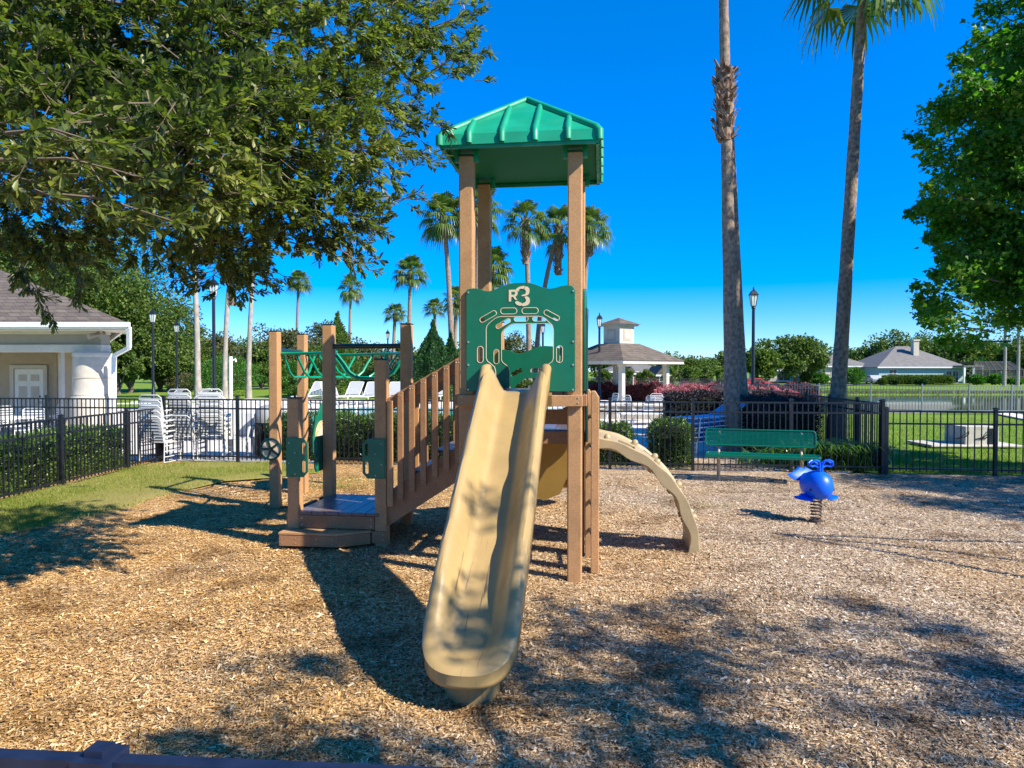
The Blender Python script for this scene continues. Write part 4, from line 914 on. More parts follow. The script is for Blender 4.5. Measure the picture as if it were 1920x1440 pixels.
# foreground fence right under the camera
nf = [(-2.42, 1.207, 0), (-.628, 1.070, 0), (1.18, .932, 0)]
fence('near_fence', 'blue-black fence rail and capped post at the bottom left edge', nf, 1.22, M['blackrail'], gap=.11, pw=.043, rails=(1.245, 1.06, .1))
# ---------------------------------------------------------------- pavilion building on the left
bd = empty('pool_pavilion', (-14.2, 20.2, 0), 0, 'cream and tan pavilion with shingled hip roof, white door and round column', 'building')
def lp(x, y, z): return Vector((x+14.2, y-20.2, z))
Yw = 22.0; Yf = 18.6; xr = A(252, 616, Yf-.4).x
ew = A(138, 640, Yf).x; er = A(190, 640, Yf).x
ze_ = A(200, 615, Yf-.55).z; zfa = A(100, 655, Yf).z
def sub(m, name, mat, parent=bd, smooth=False):
    q = MB(); q.v = [(x+14.2, y-20.2, z) for x, y, z in m.v]; q.f = m.f; q.mi = m.mi; return q.build(name, mat, parent, smooth)
m = MB(); m.bb(-30, -12.6, Yw, Yw+.25, -.05, 3.1); sub(m, 'wall', M['stucco'])
m = MB(); m.bb(A(108,700,Yw-1.2).x, A(140,700,Yw-1.2).x, Yw-1.2, Yw-.02, -.05, 2.6); sub(m, 'wall_return', M['stucco'])
m = MB(); m.bb(A(100,700,Yw-.25).x, A(107,700,Yw-.25).x, Yw-.25, Yw-.02, -.05, 2.35); sub(m, 'wall_return', M['stucco'])
m = MB(); m.bb(A(110,700,Yf+1.2).x, A(115,700,Yf+1.2).x, Yf+1.2, Yf+1.35, -.05, 2.5); sub(m, 'pilaster', M['cream_wall'])
xb = A(190,640,Yf).x
m = MB(); m.bb(-26, xb, Yf, Yf+.35, zfa+.12, A(100,628,Yf).z+.02); sub(m, 'frieze', M['stucco_grey'])
m = MB(); m.bb(-26, xb+.02, Yf-.05, Yf+.4, A(100,660,Yf).z, zfa+.12); sub(m, 'architrave', M['cream_wall'])
m = MB(); m.bb(-26, xb+.02, Yf-.04, Yf+.4, A(100,628,Yf).z+.02, ze_+.0); sub(m, 'cornice', M['cream_wall'])
m = MB(); m.bb(-30, -12.9, Yf+.45, Yw-.02, 2.60, 2.64); sub(m, 'ceiling', M['stucco'])
# hip roof with eave
ex_, ey_ = xr, Yf-.75; zr0 = ze_+.13; zr1 = zr0+2.25; dd = 6.2
m = MB(); bx_ = ex_-2*dd*.62; vs = [(ex_, ey_, zr0), (-34, ey_, zr0), (-34, ey_+2*dd, zr0), (bx_, ey_+2*dd, zr0), (ex_-dd*1.25, ey_+dd, zr1), (-30, ey_+dd, zr1)]
m.add(vs, [(1,0,4,5),(0,3,4),(3,2,5,4),(2,1,5)]); m.add([(x, y, z-.03) for x, y, z in vs[:4]], [(0,1,2,3)])
q = sub(m, 'roof', M['shingle']); md = q.modifiers.new('solid', 'SOLIDIFY'); md.thickness = .04
m = MB(); m.bb(-34, ex_+.02, ey_-.02, ey_+.06, zr0-.17, zr0-.045); m.beam((ex_-.03, ey_+.06, zr0-.108), (bx_, ey_+2*dd, zr0-.108), .06, .125); sub(m, 'fascia', M['white'])
m = MB(); m.bb(-34, ex_+.10, ey_-.13, ey_-.025, zr0-.12, zr0-.0); sub(m, 'gutter', M['white'])
m = MB(); m.prism([(xb+.03, ey_+.07),(ex_-.1, ey_+.07),(xb+.03, ey_+1.9)], zr0-.19, zr0-.16); m.bb(-34, xb+.03, ey_+.07, Yf-.045, zr0-.19, zr0-.16); sub(m, 'soffit', M['cream_wall'])
for px_ in (196, 206):
    c = A(px_, 628, Yf+.2); m = MB(); m.tube([(c.x, Yf-.1, zr0-.20),(c.x+.02, Yf-.1, zr0-.26),(c.x-.1+.02*(px_-196), Yf-.35, zr0-.34)], [.03,.05,.07], 10); sub(m, 'floodlight', M['stucco_grey'], bd, True)
# round column and its cap
cc = A(174, 700, Yf+.15); cx_ = cc.x; rr_ = (A(208,700,Yf).x-A(140,700,Yf).x)/2; zc = A(170,661,Yf).z
cl_ = empty('round_column', (cx_+14.2, Yf+.15-20.2, 0)); cl_.parent = bd
MB().lathe([(rr_*1.12,-.05),(rr_*1.12,A(170,745,Yf).z-.05),(rr_*1.09,A(170,745,Yf).z),(rr_*1.02,A(170,742,Yf).z),(rr_*1.0,1.4),(rr_*.97,2.0),(rr_*.955,zc-.12)], (0,0,0), 40).build('column_shaft', M['column'], cl_, True)
MB().lathe([(rr_*.96,zc-.118),(rr_*1.0,zc-.07),(rr_*.96,zc-.01),(rr_*.8,zc+.02)], (0,0,0), 40).build('column_cap', M['cream_wall'], cl_, True)
m = MB()
for z in (1.2, 1.65, A(170,742,Yf).z+.03): m.tube([(rr_*1.013*math.cos(a), rr_*1.013*math.sin(a), z) for a in [2*math.pi*k/40 for k in range(40)]], .006, 4, closed=True)
m.build('column_joints', M['stucco'], cl_)
# door with frame and six raised panels
dx0, dx1 = A(29,700,Yw).x, A(83,700,Yw).x; dz1 = A(50,692,Yw).z; dz0 = dz1-2.03
dr = empty('door', (dx0+14.2, Yw-.03-20.2, 0)); dr.parent = bd; wd = dx1-dx0
bevel(MB().bb(0, wd, -.02, .03, dz0, dz1).build('door_leaf', M['white'], dr), .004, 1)
m = MB(); m.bb(-.13,-.01,-.05,.04,dz0,dz1+.12); m.bb(wd+.01,wd+.13,-.05,.04,dz0,dz1+.12); m.bb(-.009,wd+.009,-.05,.04,dz1+.01,dz1+.12); m.build('door_frame', M['cream_wall'], dr)
for cx2 in (wd*.29, wd*.71):
    for (z0, z1) in ((1.66,1.86),(.88,1.5),(.2,.72)):
        o = MB().bb(cx2-.13, cx2+.13, -.034, -.021, dz0+z0, dz0+z1).build('door_panel', M['cream_wall'], dr); bevel(o, .008, 2)
MB().sphere((wd-.10,-.06,dz0+1.0), .032, 10, 8).build('door_knob', M['bolt'], dr, True); MB().sphere((wd-.10,-.04,dz0+1.18), .026, 10, 8).build('door_lock', M['black'], dr, True)
# downspout
p = [A(242,614,Yf-.8), A(242,652,Yf-.6), A(214,667,Yf-.2), A(213,800,Yf-.2)]
m = MB(); m.beam(p[0], p[1], .09, .09, (0,1,0)); m.beam(p[1], p[2], .09, .09, (0,1,0)); m.beam(p[2], p[3], .09, .09, (0,1,0)); sub(m, 'downspout', M['white'])
# ---------------------------------------------------------------- gazebo
gY = 38.0; gc = A(1160, 700, gY+3.2); 
gb = empty('gazebo', (gc.x, gY+3.2, 0), FU, 'open pool gazebo with brown shingle roof, square cupola and white posts', 'gazebo')
zE = A(1160, 680, gY).z; hwg = (A(1277,680,gY).x-A(1155,680,gY).x)*.74
def pyr4(m, h0, z0, h1, z1, h0y=None):
    vs = [(sx*h0, sy*h0, z0) for sx, sy in ((-1,-1),(1,-1),(1,1),(-1,1))]+[(sx*h1, sy*h1, z1) for sx, sy in ((-1,-1),(1,-1),(1,1),(-1,1))]
    m.add(vs, [(0,1,5,4),(1,2,6,5),(2,3,7,6),(3,0,4,7),(4,5,6,7),(3,2,1,0)])
def gzb(px0, px1, Y): return (A(px1,700,Y).x-A(px0,700,Y).x)
hwg = 2.68
zR = A(1160, 645, gY+3.2).z; zC1 = A(1160,612,gY+3.2).z
gb.rotation_euler.z = R(40)
m = MB(); pyr4(m, hwg, zE+.12, .85, zR); m.build('gazebo_roof', M['shingle'], gb)
m = MB(); m.prism([(-hwg+.05,-hwg+.05),(hwg-.05,-hwg+.05),(hwg-.05,hwg-.05),(-hwg+.05,hwg-.05)], zE-.06, zE+.115); m.build('eave_board', M['gazwhite'], gb)
cu = empty('cupola', (0,0,0)); cu.parent = gb
m = MB(); m.bb(-.62,.62,-.62,.62,zR-.4,zC1); m.build('cupola_box', M['gazwhite'], cu)
for k in range(4):
    rot = Matrix.Rotation(math.pi/2*k, 3, 'Z')
    for (w_, h_, off, mt) in ((.42,.42,.004,'gazwhite'),(.32,.33,.02,'stucco'),(.22,.22,.035,'gazwhite')):
        z_ = (zR+zC1)/2; m = MB(); ps = [rot@Vector((x, -.62-y_, 0)) for x in (-w_, w_) for y_ in (0, off)]
        m.add([(ps[0].x,ps[0].y,z_-h_),(ps[2].x,ps[2].y,z_-h_),(ps[2].x,ps[2].y,z_+h_),(ps[0].x,ps[0].y,z_+h_),(ps[1].x,ps[1].y,z_-h_),(ps[3].x,ps[3].y,z_-h_),(ps[3].x,ps[3].y,z_+h_),(ps[1].x,ps[1].y,z_+h_)], [(4,5,6,7),(0,1,5,4),(1,2,6,5),(2,3,7,6),(3,0,4,7)]); m.build('cupola_louvre', M[mt], cu)
m = MB(); m.bb(-.80,.80,-.80,.80,zC1+.001,zC1+.09); m.build('cupola_eave', M['gazwhite'], cu)
m = MB(); pyr4(m, .92, zC1+.092, .02, zC1+.5); m.build('cupola_roof', M['shingle'], cu)
for sx, sy in ((-1,-1),(1,-1),(1,1),(-1,1)):
    m = MB(); m.bb(sx*1.92-.13, sx*1.92+.13, sy*1.92-.13, sy*1.92+.13, 0, zE-.062); m.bb(sx*1.92-.17, sx*1.92+.17, sy*1.92-.17, sy*1.92+.17, zE-.2, zE-.063); m.bb(sx*1.92-.17, sx*1.92+.17, sy*1.92-.17, sy*1.92+.17, 0, .2); m.build('gazebo_post', M['gazwhite'], gb)
# ---------------------------------------------------------------- houses
def house(name, label, x, y, z, w, d, hw_, hr, wall, roof, rz=0, chimney=None, windows=(), gable=None, extras=None, cat='house', over=.5):
    r = empty(name, (x, y, z), rz, label, cat)
    MB().bb(-w/2, w/2, 0, d, 0, hw_).build('wall', wall, r)
    m = MB(); a = w/2+over; rid = max(.2, w/2-d/2)
    if gable:
        vs = [(-a,-over,hw_),(a,-over,hw_),(a,d+over,hw_),(-a,d+over,hw_),(0,-over,hw_+hr),(0,d+over,hw_+hr)]; fs = [(0,4,5,3),(1,2,5,4),(0,1,4),(2,3,5),(3,2,1,0)]
    else:
        vs = [(-a,-over,hw_),(a,-over,hw_),(a,d+over,hw_),(-a,d+over,hw_),(-rid,d/2,hw_+hr),(rid,d/2,hw_+hr)]; fs = [(0,1,5,4),(1,2,5),(2,3,4,5),(3,0,4),(3,2,1,0)]
    m.add(vs, fs); rf_ = m.build('roof', roof, r)
    m = MB(); m.bb(-a-.02, a+.02, -over-.08, -over-.0, hw_-.2, hw_+.03); m.build('fascia', M['white'], r)
    if chimney: cx3, cz3 = chimney; MB().bb(cx3-.5, cx3+.5, d*.25, d*.25+1.0, hw_*.9, cz3).bb(cx3-.62, cx3+.62, d*.25-.12, d*.25+1.12, cz3+.001, cz3+.3).build('chimney', M['housewall'], rf_)
    for (wx, wz, ww, wh_, kind) in windows:
        o = MB().bb(wx-ww/2-.1, wx+ww/2+.1, -.05, -.003, wz-.1, wz+wh_+.1).build(kind, M['white'], r)
        m = MB(); m.bb(wx-ww/2, wx+ww/2, -.065, -.052, wz, wz+wh_); m.build('pane', M['glassdark'], o)
        if ww > .7: MB().bb(wx-.03, wx+.03, -.085, -.067, wz, wz+wh_).bb(wx-ww/2, wx-.031, -.085, -.067, wz+wh_/2-.03, wz+wh_/2+.03).bb(wx+.031, wx+ww/2, -.085, -.067, wz+wh_/2-.03, wz+wh_/2+.03).build('muntin', M['white'], o)
    return r
Yh = 128.0
def hx(px): return A(px, 700, Yh).x
def hz(py): return A(1700, py, Yh).z
zg = hz(718)
h1 = house('lake_house', 'pale teal house with big grey hip roof and chimney across the lake', (hx(1648)+hx(1808))/2, Yh, zg, hx(1808)-hx(1648), 13, hz(688)-zg, hz(647)-hz(688), M['teal'], M['shingleg'],
           chimney=((hx(1737)-(hx(1648)+hx(1808))/2), hz(638)-zg), windows=[(-5.2,.9,1.3,1.5,'window'),(4.9,.1,.9,2.0,'window'),(6.1,.1,.9,2.0,'window')])
m = MB(); m.bb(5.5,9.0,-3.4,-.2,hz(688)-zg+.02,hz(688)-zg+.25); m.build('porch_roof', M['shingleg'], h1)
for x in (5.7, 7.3, 8.8): MB().bb(x-.15,x+.15,-3.3,-3.0,0,hz(688)-zg+.015).build('porch_post', M['white'], h1)
h2 = house('lake_house', 'long grey-roofed house wing left of the pale teal house', (hx(1570)+hx(1660))/2, Yh+6, zg, hx(1660)-hx(1566), 10, hz(686)-zg, hz(665)-hz(686)+.3, M['housewall'], M['shingleg'], windows=[(-1.5,.2,2.4,2.1,'garage_door'),(3.0,1.0,1.2,1.2,'window')])
h3 = house('lake_house', 'grey-roofed gable house behind the leaning palm trunk', hx(1606), Yh+18, zg, 13, 10, hz(676)-zg, hz(658)-hz(676)+1, M['housewall'], M['shingleg'], windows=[(0,2.2,1.0,1.2,'window')])
h4 = house('lake_house', 'beige gable house with low roof between the oak and the palm trunk', hx(1535), Yh+14, zg, 9, 10, hz(694)-zg, hz(674)-hz(694)+.5, M['housewall'], M['shingleg'], gable=True, windows=[(-1,.3,2.6,2.1,'garage_door')])
# screened pool cage
sc_ = empty('screen_enclosure', (hx(1845), Yh-4, zg), 0, 'dark screened pool enclosure right of the teal house', 'pool enclosure')
m = MB(); w_ = 4.2; hgt = (hz(690)-zg)*.9
for x in np.linspace(-w_, w_, 8):
    for y in (0, 7): m.beam((x,y,0),(x,y,hgt), .12, .12)
    m.beam((x,0,hgt),(x*.75,1.8,hgt+1.4), .1, .1); m.beam((x*.75,1.8,hgt+1.4),(x*.75,5.2,hgt+1.4), .1, .1); m.beam((x*.75,5.2,hgt+1.4),(x,7,hgt), .1, .1)
for y, z, k in ((0,hgt,1),(0,hgt/2,1),(1.8,hgt+1.4,.75),(5.2,hgt+1.4,.75),(7,hgt,1)): m.beam((-w_*k,y,z),(w_*k,y,z), .1, .1)
m.build('cage_frame', M['brownfence'], sc_)
scm, n_, l_, b_ = newmat('insect_screen'); tr_ = n_.new('ShaderNodeBsdfTransparent'); mx_ = n_.new('ShaderNodeMixShader'); mx_.inputs[0].default_value = .55; b_.inputs['Base Color'].default_value = (.03,.035,.035,1)
l_.new(tr_.outputs[0], mx_.inputs[1]); l_.new(b_.outputs[0], mx_.inputs[2]); l_.new(mx_.outputs[0], n_['Material Output'].inputs[0])
m = MB(); m.add([(-w_,.02,0),(w_,.02,0),(w_,.02,hgt),(-w_,.02,hgt),(w_*.75,1.82,hgt+1.38),(-w_*.75,1.82,hgt+1.38)], [(0,1,2,3),(3,2,4,5)]); m.build('screen', scm, sc_)
# red brick houses behind the gazebo
Yr = 100.0
def rx(px): return A(px,700,Yr).x
def rzz(py): return A(1200,py,Yr).z
zg2 = gz(rx(1200), Yr)
h = house('brick_house', 'red brick gable entrance of a house seen through the gazebo', rx(1183), Yr, zg2-.2, rx(1192)-rx(1175), 8, rzz(697)-zg2, rzz(687)-rzz(697)+.2, M['redbrick'], M['shingle'], gable=True, over=.15, windows=[(0,.3,.55,1.7,'window')])
h = house('brick_house', 'wide grey roofed brick house behind the gazebo posts', rx(1205), Yr+5, zg2-.2, rx(1258)-rx(1140), 10, rzz(694)-zg2, rzz(675)-rzz(694)+.3, M['redbrick'], M['shingleg'], windows=[(-2.5,.8,1.2,1.3,'window'),(1.2,.8,1.2,1.3,'window')])
h = house('brick_house', 'red brick front gable right of the gazebo post', rx(1238), Yr-2, zg2-.2, rx(1252)-rx(1228), 8, rzz(700)-zg2, rzz(686)-rzz(700)+.2, M['redbrick'], M['shingle'], gable=True, over=.15, windows=[(0,.5,.9,1.3,'window')])
# grey-white house behind the left lamp posts
Yl = 95.0
h = house('suburban_house', 'pale house with grey roof behind the trees and lamp posts at left', A(345,700,Yl).x, Yl, .2, 4.6, 7, A(345,690,Yl).z, .9, M['cream_wall'], M['shingleg'], windows=[(1.2,1.2,.9,1.1,'window'),(-1.2,1.2,.9,1.1,'window')])
h = house('suburban_house', 'low white house front beside the dark lamp post far left', A(322,700,Yl+6).x, Yl+6, -.1, 5.0, 7, 2.2, .9, M['cream_wall'], M['shingleg'], gable=True, windows=[(1.2,.9,.9,1.1,'window'),(-.6,.2,.9,1.8,'front_door')])
h = house('suburban_house', 'pale distant house glimpsed behind the slide opening', A(975,700,110).x, 110, -.3, 11, 8, 2.6, 1.5, M['cream_wall'], M['shingleg'], windows=[(-3,.9,1.2,1.1,'window'),(2,.9,1.2,1.1,'window')])
h = house('suburban_house', 'tan house far behind the monkey bars', A(665,700,100).x, 100, -.1, 9, 8, 2.3, 1.2, M['housewall'], M['shingle'], windows=[(-2,.9,1.2,1.1,'window'),(2,.9,1.2,1.1,'window')])
# roads and cars far away
m = MB()
pr_ = [(rx(1300), 88), (rx(1420), 92), (hx(1540), 122), (hx(1620), 126), (hx(1625), 129), (hx(1530), 126), (rx(1410), 96), (rx(1290), 92)]
m.add([(x, y, gz(x, y)+.03) for x, y in pr_], [(0,1,6,7),(1,2,5,6),(2,3,4,5)]); tag(m.build('road', M['road']), kind='structure')
def car(loc, rz, col, label, group='cars parked by the far houses'):
    r = empty('parked_car', loc, rz, label, 'car', group); mt = pm('car_paint', col, .25, .1)
    m = MB(); pts = [(-2.2,.35),(-2.25,.75),(-2.1,.92),(-1.3,1.0),(-.7,1.42),(.7,1.45),(1.3,1.02),(2.1,.9),(2.25,.65),(2.2,.32)]
    m.extr(pts, lambda p,q,t:(p,t,q), -.86, .86); bevel(m.build('body', mt, r), .06, 3)
    m = MB(); m.extr([(-1.12,1.03),(-.66,1.36),(.64,1.39),(1.08,1.05)], lambda p,q,t:(p,t,q), -.875, .875); m.build('window', M['glassdark'], r)
    for x in (-1.35, 1.35):
        for y in (-.80, .80): m = MB(); m.tube([(x,y-.1,.33),(x,y+.1,.33)], .33, 18); o = m.build('wheel', M['black'], r); MB().tube([(x,y-.11,.33),(x,y+.11,.33)], .18, 12).build('rim', M['bolt'], o)
    return r
c0 = G(1413, 721); 
car((A(1412,712,94).x, 94, gz(20,94)+.03), R(8), (.55,.02,.02), 'red sedan parked on the far street beside the lamp post')
car((hx(1612), Yh-5, zg), R(80), (.45,.46,.48), 'grey car parked in front of the long grey-roofed house')
car((hx(1563), Yh-2, zg), R(80), (.6,.05,.04), 'small red car at the garage left of the shrubs')
car((A(1140,705,96).x, 96, -.2), R(5), (.05,.05,.06), 'dark car parked in front of the brick house left of the gazebo post')
# ---------------------------------------------------------------- street lamps
def make_lamp():
    r = empty('street_lamp', (0,0,0))
    m = MB(); m.lathe([(.13,0),(.13,.08),(.10,.14),(.085,.6),(.075,.62),(.062,.9),(.05,3.98),(.07,4.0),(.07,4.04),(.045,4.08)], (0,0,0), 14); m.build('lamp_post', M['black'], r, True)
    m = MB(); m.lathe([(.09,4.10),(.155,4.50)], (0,0,0), 4, True, R(45)); m.build('lamp_glass', M['lampglass'], r)
    m = MB(); m.lathe([(.10,4.075),(.10,4.10)], (0,0,0), 4, True, R(45)); m.lathe([(.185,4.50),(.19,4.53),(.10,4.66),(.04,4.70),(.03,4.78),(.012,4.84)], (0,0,0), 4, True, R(45))
    for k in range(4):
        a = R(45+90*k); m.beam((.095*math.cos(a),.095*math.sin(a),4.10),(.16*math.cos(a),.16*math.sin(a),4.51), .014, .014)
    for k in range(4):
        a = R(90*k); m.beam((.065*math.cos(a),.065*math.sin(a),4.10),(.112*math.cos(a),.112*math.sin(a),4.50), .008, .008)
    m.build('lantern_frame', M['black'], r); return r
lamp0 = make_lamp()
LG = 'black lantern lamp posts around the pool'
for i, (px, py_top, D, lab) in enumerate([
    (400, 516, 31, 'nearest tall lamp post on the left with its lantern under the oak leaves'),
    (286, 577, 42, 'lamp post just right of the pavilion downspout'),
    (331, 600, 47, 'lamp post between the pavilion and the pale trunk of a palm'),
    (727, 617, 62, 'distant small lamp post seen above the monkey bars'),
    (1018, 601, 47, 'lamp post seen through the green arch panel'),
    (1124, 586, 40, 'lamp post directly left of the gazebo cupola'),
    (1413, 537, 30, 'tall lamp post between the two big palm trunks')]):
    t = A(px, py_top, D); o = lamp0 if i == 0 else copy_tree(lamp0); o.location = (t.x, D, 0); k = t.z/4.84; kx = 1.0+(k-1)*.6
    o.scale = (kx*1.15, kx*1.15, k); tag(o, lab, 'street lamp', LG)
# ---------------------------------------------------------------- pool furniture
def tubes(name, segs, r, mat, parent):
    m = MB()
    for s in segs: m.tube(s, r, 6)
    return m.build(name, mat, parent, True)
def make_lounger(strap, ang=38):
    r = empty('chaise_lounge', (0,0,0)); ca, sa = math.cos(R(ang)), math.sin(R(ang)); bx = -.35
    b = lambda t, y: (bx-t*ca, y, .36+t*sa)
    tubes('frame', [[(1.25,y,.36),(bx,y,.36)] for y in (-.32,.32)]+[[(1.25,-.32,.36),(1.25,.32,.36)],[(bx,-.32,.36),b(.85,-.32),b(.88,-.25),b(.88,.25),b(.85,.32),(bx,.32,.36)]], .017, M['white'], r)
    for x in (1.0, -.6): tubes('leg', [[(x,-.32,.35),(x+.06,-.34,.0),(x+.06,.34,.0),(x,.32,.35)]], .015, M['white'], r)
    tubes('frame_rail', [[(bx,-.32,.35),(-1.0,-.32,.34)],[(bx,.32,.35),(-1.0,.32,.34)],[(-1.0,-.32,.34),(-1.0,.32,.34)],[b(.5,-.3),(-.85,-.3,.34)],[b(.5,.3),(-.85,.3,.34)]], .014, M['white'], r)
    m = MB()
    for k in range(22): x = 1.20-k*.072; m.box((x,0,.368), (.064,.64,.006))
    m.build('seat_straps', M[strap], r); m = MB()
    for k in range(12): t = .05+k*.07; p = b(t,0); q = b(t+.05,0); m.beam((p[0],0,p[2]+.01),(q[0],0,q[2]+.01), .64, .006, (-sa,0,ca))
    m.build('back_straps', M[strap], r); return r
def make_chair():
    r = empty('strap_chair', (0,0,0))
    tubes('frame', [[(.25,y,.38),(.27,y,.0),(-.25,y,.0),(-.22,y,.40)] for y in (-.27,.27)]+[[(.27,y,.38),(.25,y,.62),(-.22,y,.60)] for y in (-.27,.27)]+[[(-.2,-.24,.38),(-.30,-.24,.86),(-.31,-.18,.91),(-.31,.18,.91),(-.30,.24,.86),(-.2,.24,.38)],[(.25,-.24,.40),(-.2,-.24,.38)],[(.25,.24,.40),(-.2,.24,.38)],[(.25,-.27,.40),(.25,.27,.40)],[(-.22,-.27,.40),(-.22,.27,.40)]], .014, M['chairframe'], r)
    m = MB()
    for k in range(6): m.box((.2-k*.075,0,.405), (.055,.48,.008))
    m.build('seat_straps', M['whiteplastic'], r); m = MB()
    for k in range(7): z = .46+k*.062; m.box((-.215-.21*(z-.4),0,z), (.008,.48,.036))
    m.build('back_straps', M['whiteplastic'], r); return r
lw = make_lounger('whiteplastic', 42); lb = make_lounger('bluestrap', 2); lbt = make_lounger('bluestrap', 18); ch = make_chair(); used = set()
def put(proto, loc, rz, label, cat, group, sc=1.0):
    o = proto if id(proto) not in used else copy_tree(proto); used.add(id(proto))
    o.location = loc; o.rotation_euler = (0,0,rz); o.scale = (sc,sc,sc); return tag(o, label, cat, group)
LGr = 'white strap loungers around the pool'
for px, py, rz, lab in [(584,757,-100,'white lounger with raised back beside the third platform post'),(655,757,-98,'white lounger with raised back in the middle of the far pool edge'),
                        (625,758,-60,'white lounger turned sideways behind the tall platform post'),(690,758,-96,'white lounger half hidden by the stair post'),
                        (735,758,-95,'white lounger behind the lowest stair balusters'),(820,756,-94,'white lounger seen between the upper stair balusters'),
                        (352,766,175,'white lounger with steep back beside the nearest left lamp post'),(440,767,10,'flat white lounger in front of the pale palm trunks'),
                        (300,768,178,'white lounger behind the stacked strap chairs'),(225,772,20,'white lounger beside the round column')]:
    p = G(px, py); put(lw, p, R(rz), lab, 'lounge chair', LGr, 1.0 if px < 500 else 1.25)
# stacks of strap chairs behind the left fence
for s_, (px, py, n, rz, wh) in enumerate([(300,866,5,-100,'left'),(352,862,6,-97,'middle'),(403,860,6,-84,'right')]):
    p = G(px, py); 
    for k in range(n):
        pos = 'bottom' if k == 0 else ('topmost' if k == n-1 else ['second','third','fourth','fifth','sixth'][k-1])
        o = put(ch, (p.x-.012*k, p.y+.03*k, .02+.105*k), R(rz+180), f'{pos}{"" if k in (0, n-1) else " from the ground"} white strap chair in the {wh} stack by the fence corner', 'chair', 'stacked white strap chairs', 1.0)
def chair_at(px, py, rz, lab, sc=1.0): return put(ch, G(px, py), R(rz), lab, 'chair', 'single white chairs on the pool deck', sc)
for px, py, rz, lab in [(58,836,-70,'white chair turned away in front of the pavilion door'),(22,828,-20,'white chair at the round table left of the pavilion door'),(88,822,200,'white chair between the pavilion door and the column'),
                        (1120,786,-40,'white chair leftmost under the gazebo'),(1142,780,200,'white chair beside the lamp post at the gazebo'),(1186,786,30,'white chair right of the front gazebo post'),
                        (1208,790,210,'white chair at the low table under the gazebo'),(1228,780,90,'white chair beside the right gazebo post'),(985,752,200,'white chair seen through the slide archway')]: chair_at(px, py, rz, lab)
# moulded plastic chair on the pool deck
pc = empty('plastic_chair', G(447, 857), R(95+180), 'white moulded plastic armchair between the chair stacks and the litter bin', 'chair')
m = MB(); vs = []; fs = []
for i in range(7):
    t = i/6; z = .42+.56*t; w = .25+.02*math.sin(t*3)-.05*t**3
    for j in range(7): y = -w+2*w*j/6; vs.append((-.20-.14*t-.05*(1-(y/w)**2), y, z))
for i in range(6):
    for j in range(6): fs.append((i*7+j, i*7+j+1, (i+1)*7+j+1, (i+1)*7+j))
m.add(vs, fs); q = m.build('backrest', M['whiteplastic'], pc, True); md = q.modifiers.new('solid', 'SOLIDIFY'); md.thickness = .012
bevel(MB().bb(-.24,.25,-.25,.25,.40,.425).build('seat', M['whiteplastic'], pc), .01, 2)
for x, y in ((.22,.24),(.22,-.24),(-.26,.25),(-.26,-.25)): m = MB(); m.beam((x,y,0),(x*.9,y*.97,.41), .05, .035, (1,0,0)); m.build('leg', M['whiteplastic'], pc)
for s_ in (-1, 1): m = MB(); m.tube([(-.28,s_*.25,.68),(-.05,s_*.29,.66),(.2,s_*.28,.63),(.24,s_*.25,.42)], [.025,.03,.03,.02], 8); m.build('armrest', M['whiteplastic'], pc, True)
# round table and low tables
def table(px, py, r_, h, label, sq=False):
    t = empty('pool_table', G(px, py), 0, label, 'table', 'white tables on the pool deck'); m = MB()
    if sq: m.bb(-r_, r_, -r_*.6, r_*.6, h-.03, h); 
    else: m.lathe([(r_,h-.03),(r_,h)], (0,0,0), 28)
    m.build('table_top', M['white'], t)
    for k in range(4):
        a = R(45+90*k); m = MB(); m.tube([(r_*.75*math.cos(a), r_*(.45 if sq else .75)*math.sin(a), 0), (r_*.3*math.cos(a), r_*.3*math.sin(a), h-.03)], .016, 6); m.build('leg', M['white'], t)
table(22, 838, .5, .72, 'round white table by the pavilion at the far left'); table(1148, 792, .5, .72, 'round white table under the gazebo'); table(1205, 797, .8, .42, 'long low white table between the gazebo posts', True)
# blue lounger stack
pb_ = Vector((4.35, 15.7, 0))
for k in range(6):
    put(lb if k < 5 else lbt, (pb_.x+.02*k, pb_.y+.02*k, .02+.10*k), R(180+42), ['lowest blue strap lounger in the stack behind the bench','second lowest blue strap lounger of the stack behind the bench','third blue strap lounger up in the stack behind the bench','fourth blue strap lounger up in the stack behind the bench','fifth blue strap lounger up, just under the top one','topmost blue strap lounger of the stack with its raised back'][k], 'lounge chair', 'stacked blue strap loungers', .86)
# block pillar and grill cabinet near the gazebo
pp = G(1262, 797)
bp_ = empty('block_pillar', pp, FU, 'square split-block pillar with pale cap beside the gazebo seating', 'pillar')
MB().bb(-.32,.32,-.3,.3,0,.88).build('pillar_body', M['block'], bp_); bevel(MB().bb(-.38,.38,-.36,.36,.881,.95).build('pillar_cap', M['coping'], bp_), .01, 2)
bw = empty('block_wall', G(1175, 786), FU, 'low split-block seat wall with pale cap in front of the gazebo', 'wall')
MB().bb(-1.3,1.9,-.2,.2,0,.5).build('wall_body', M['block'], bw); bevel(MB().bb(-1.35,1.95,-.25,.25,.501,.57).build('wall_cap', M['coping'], bw), .01, 2)
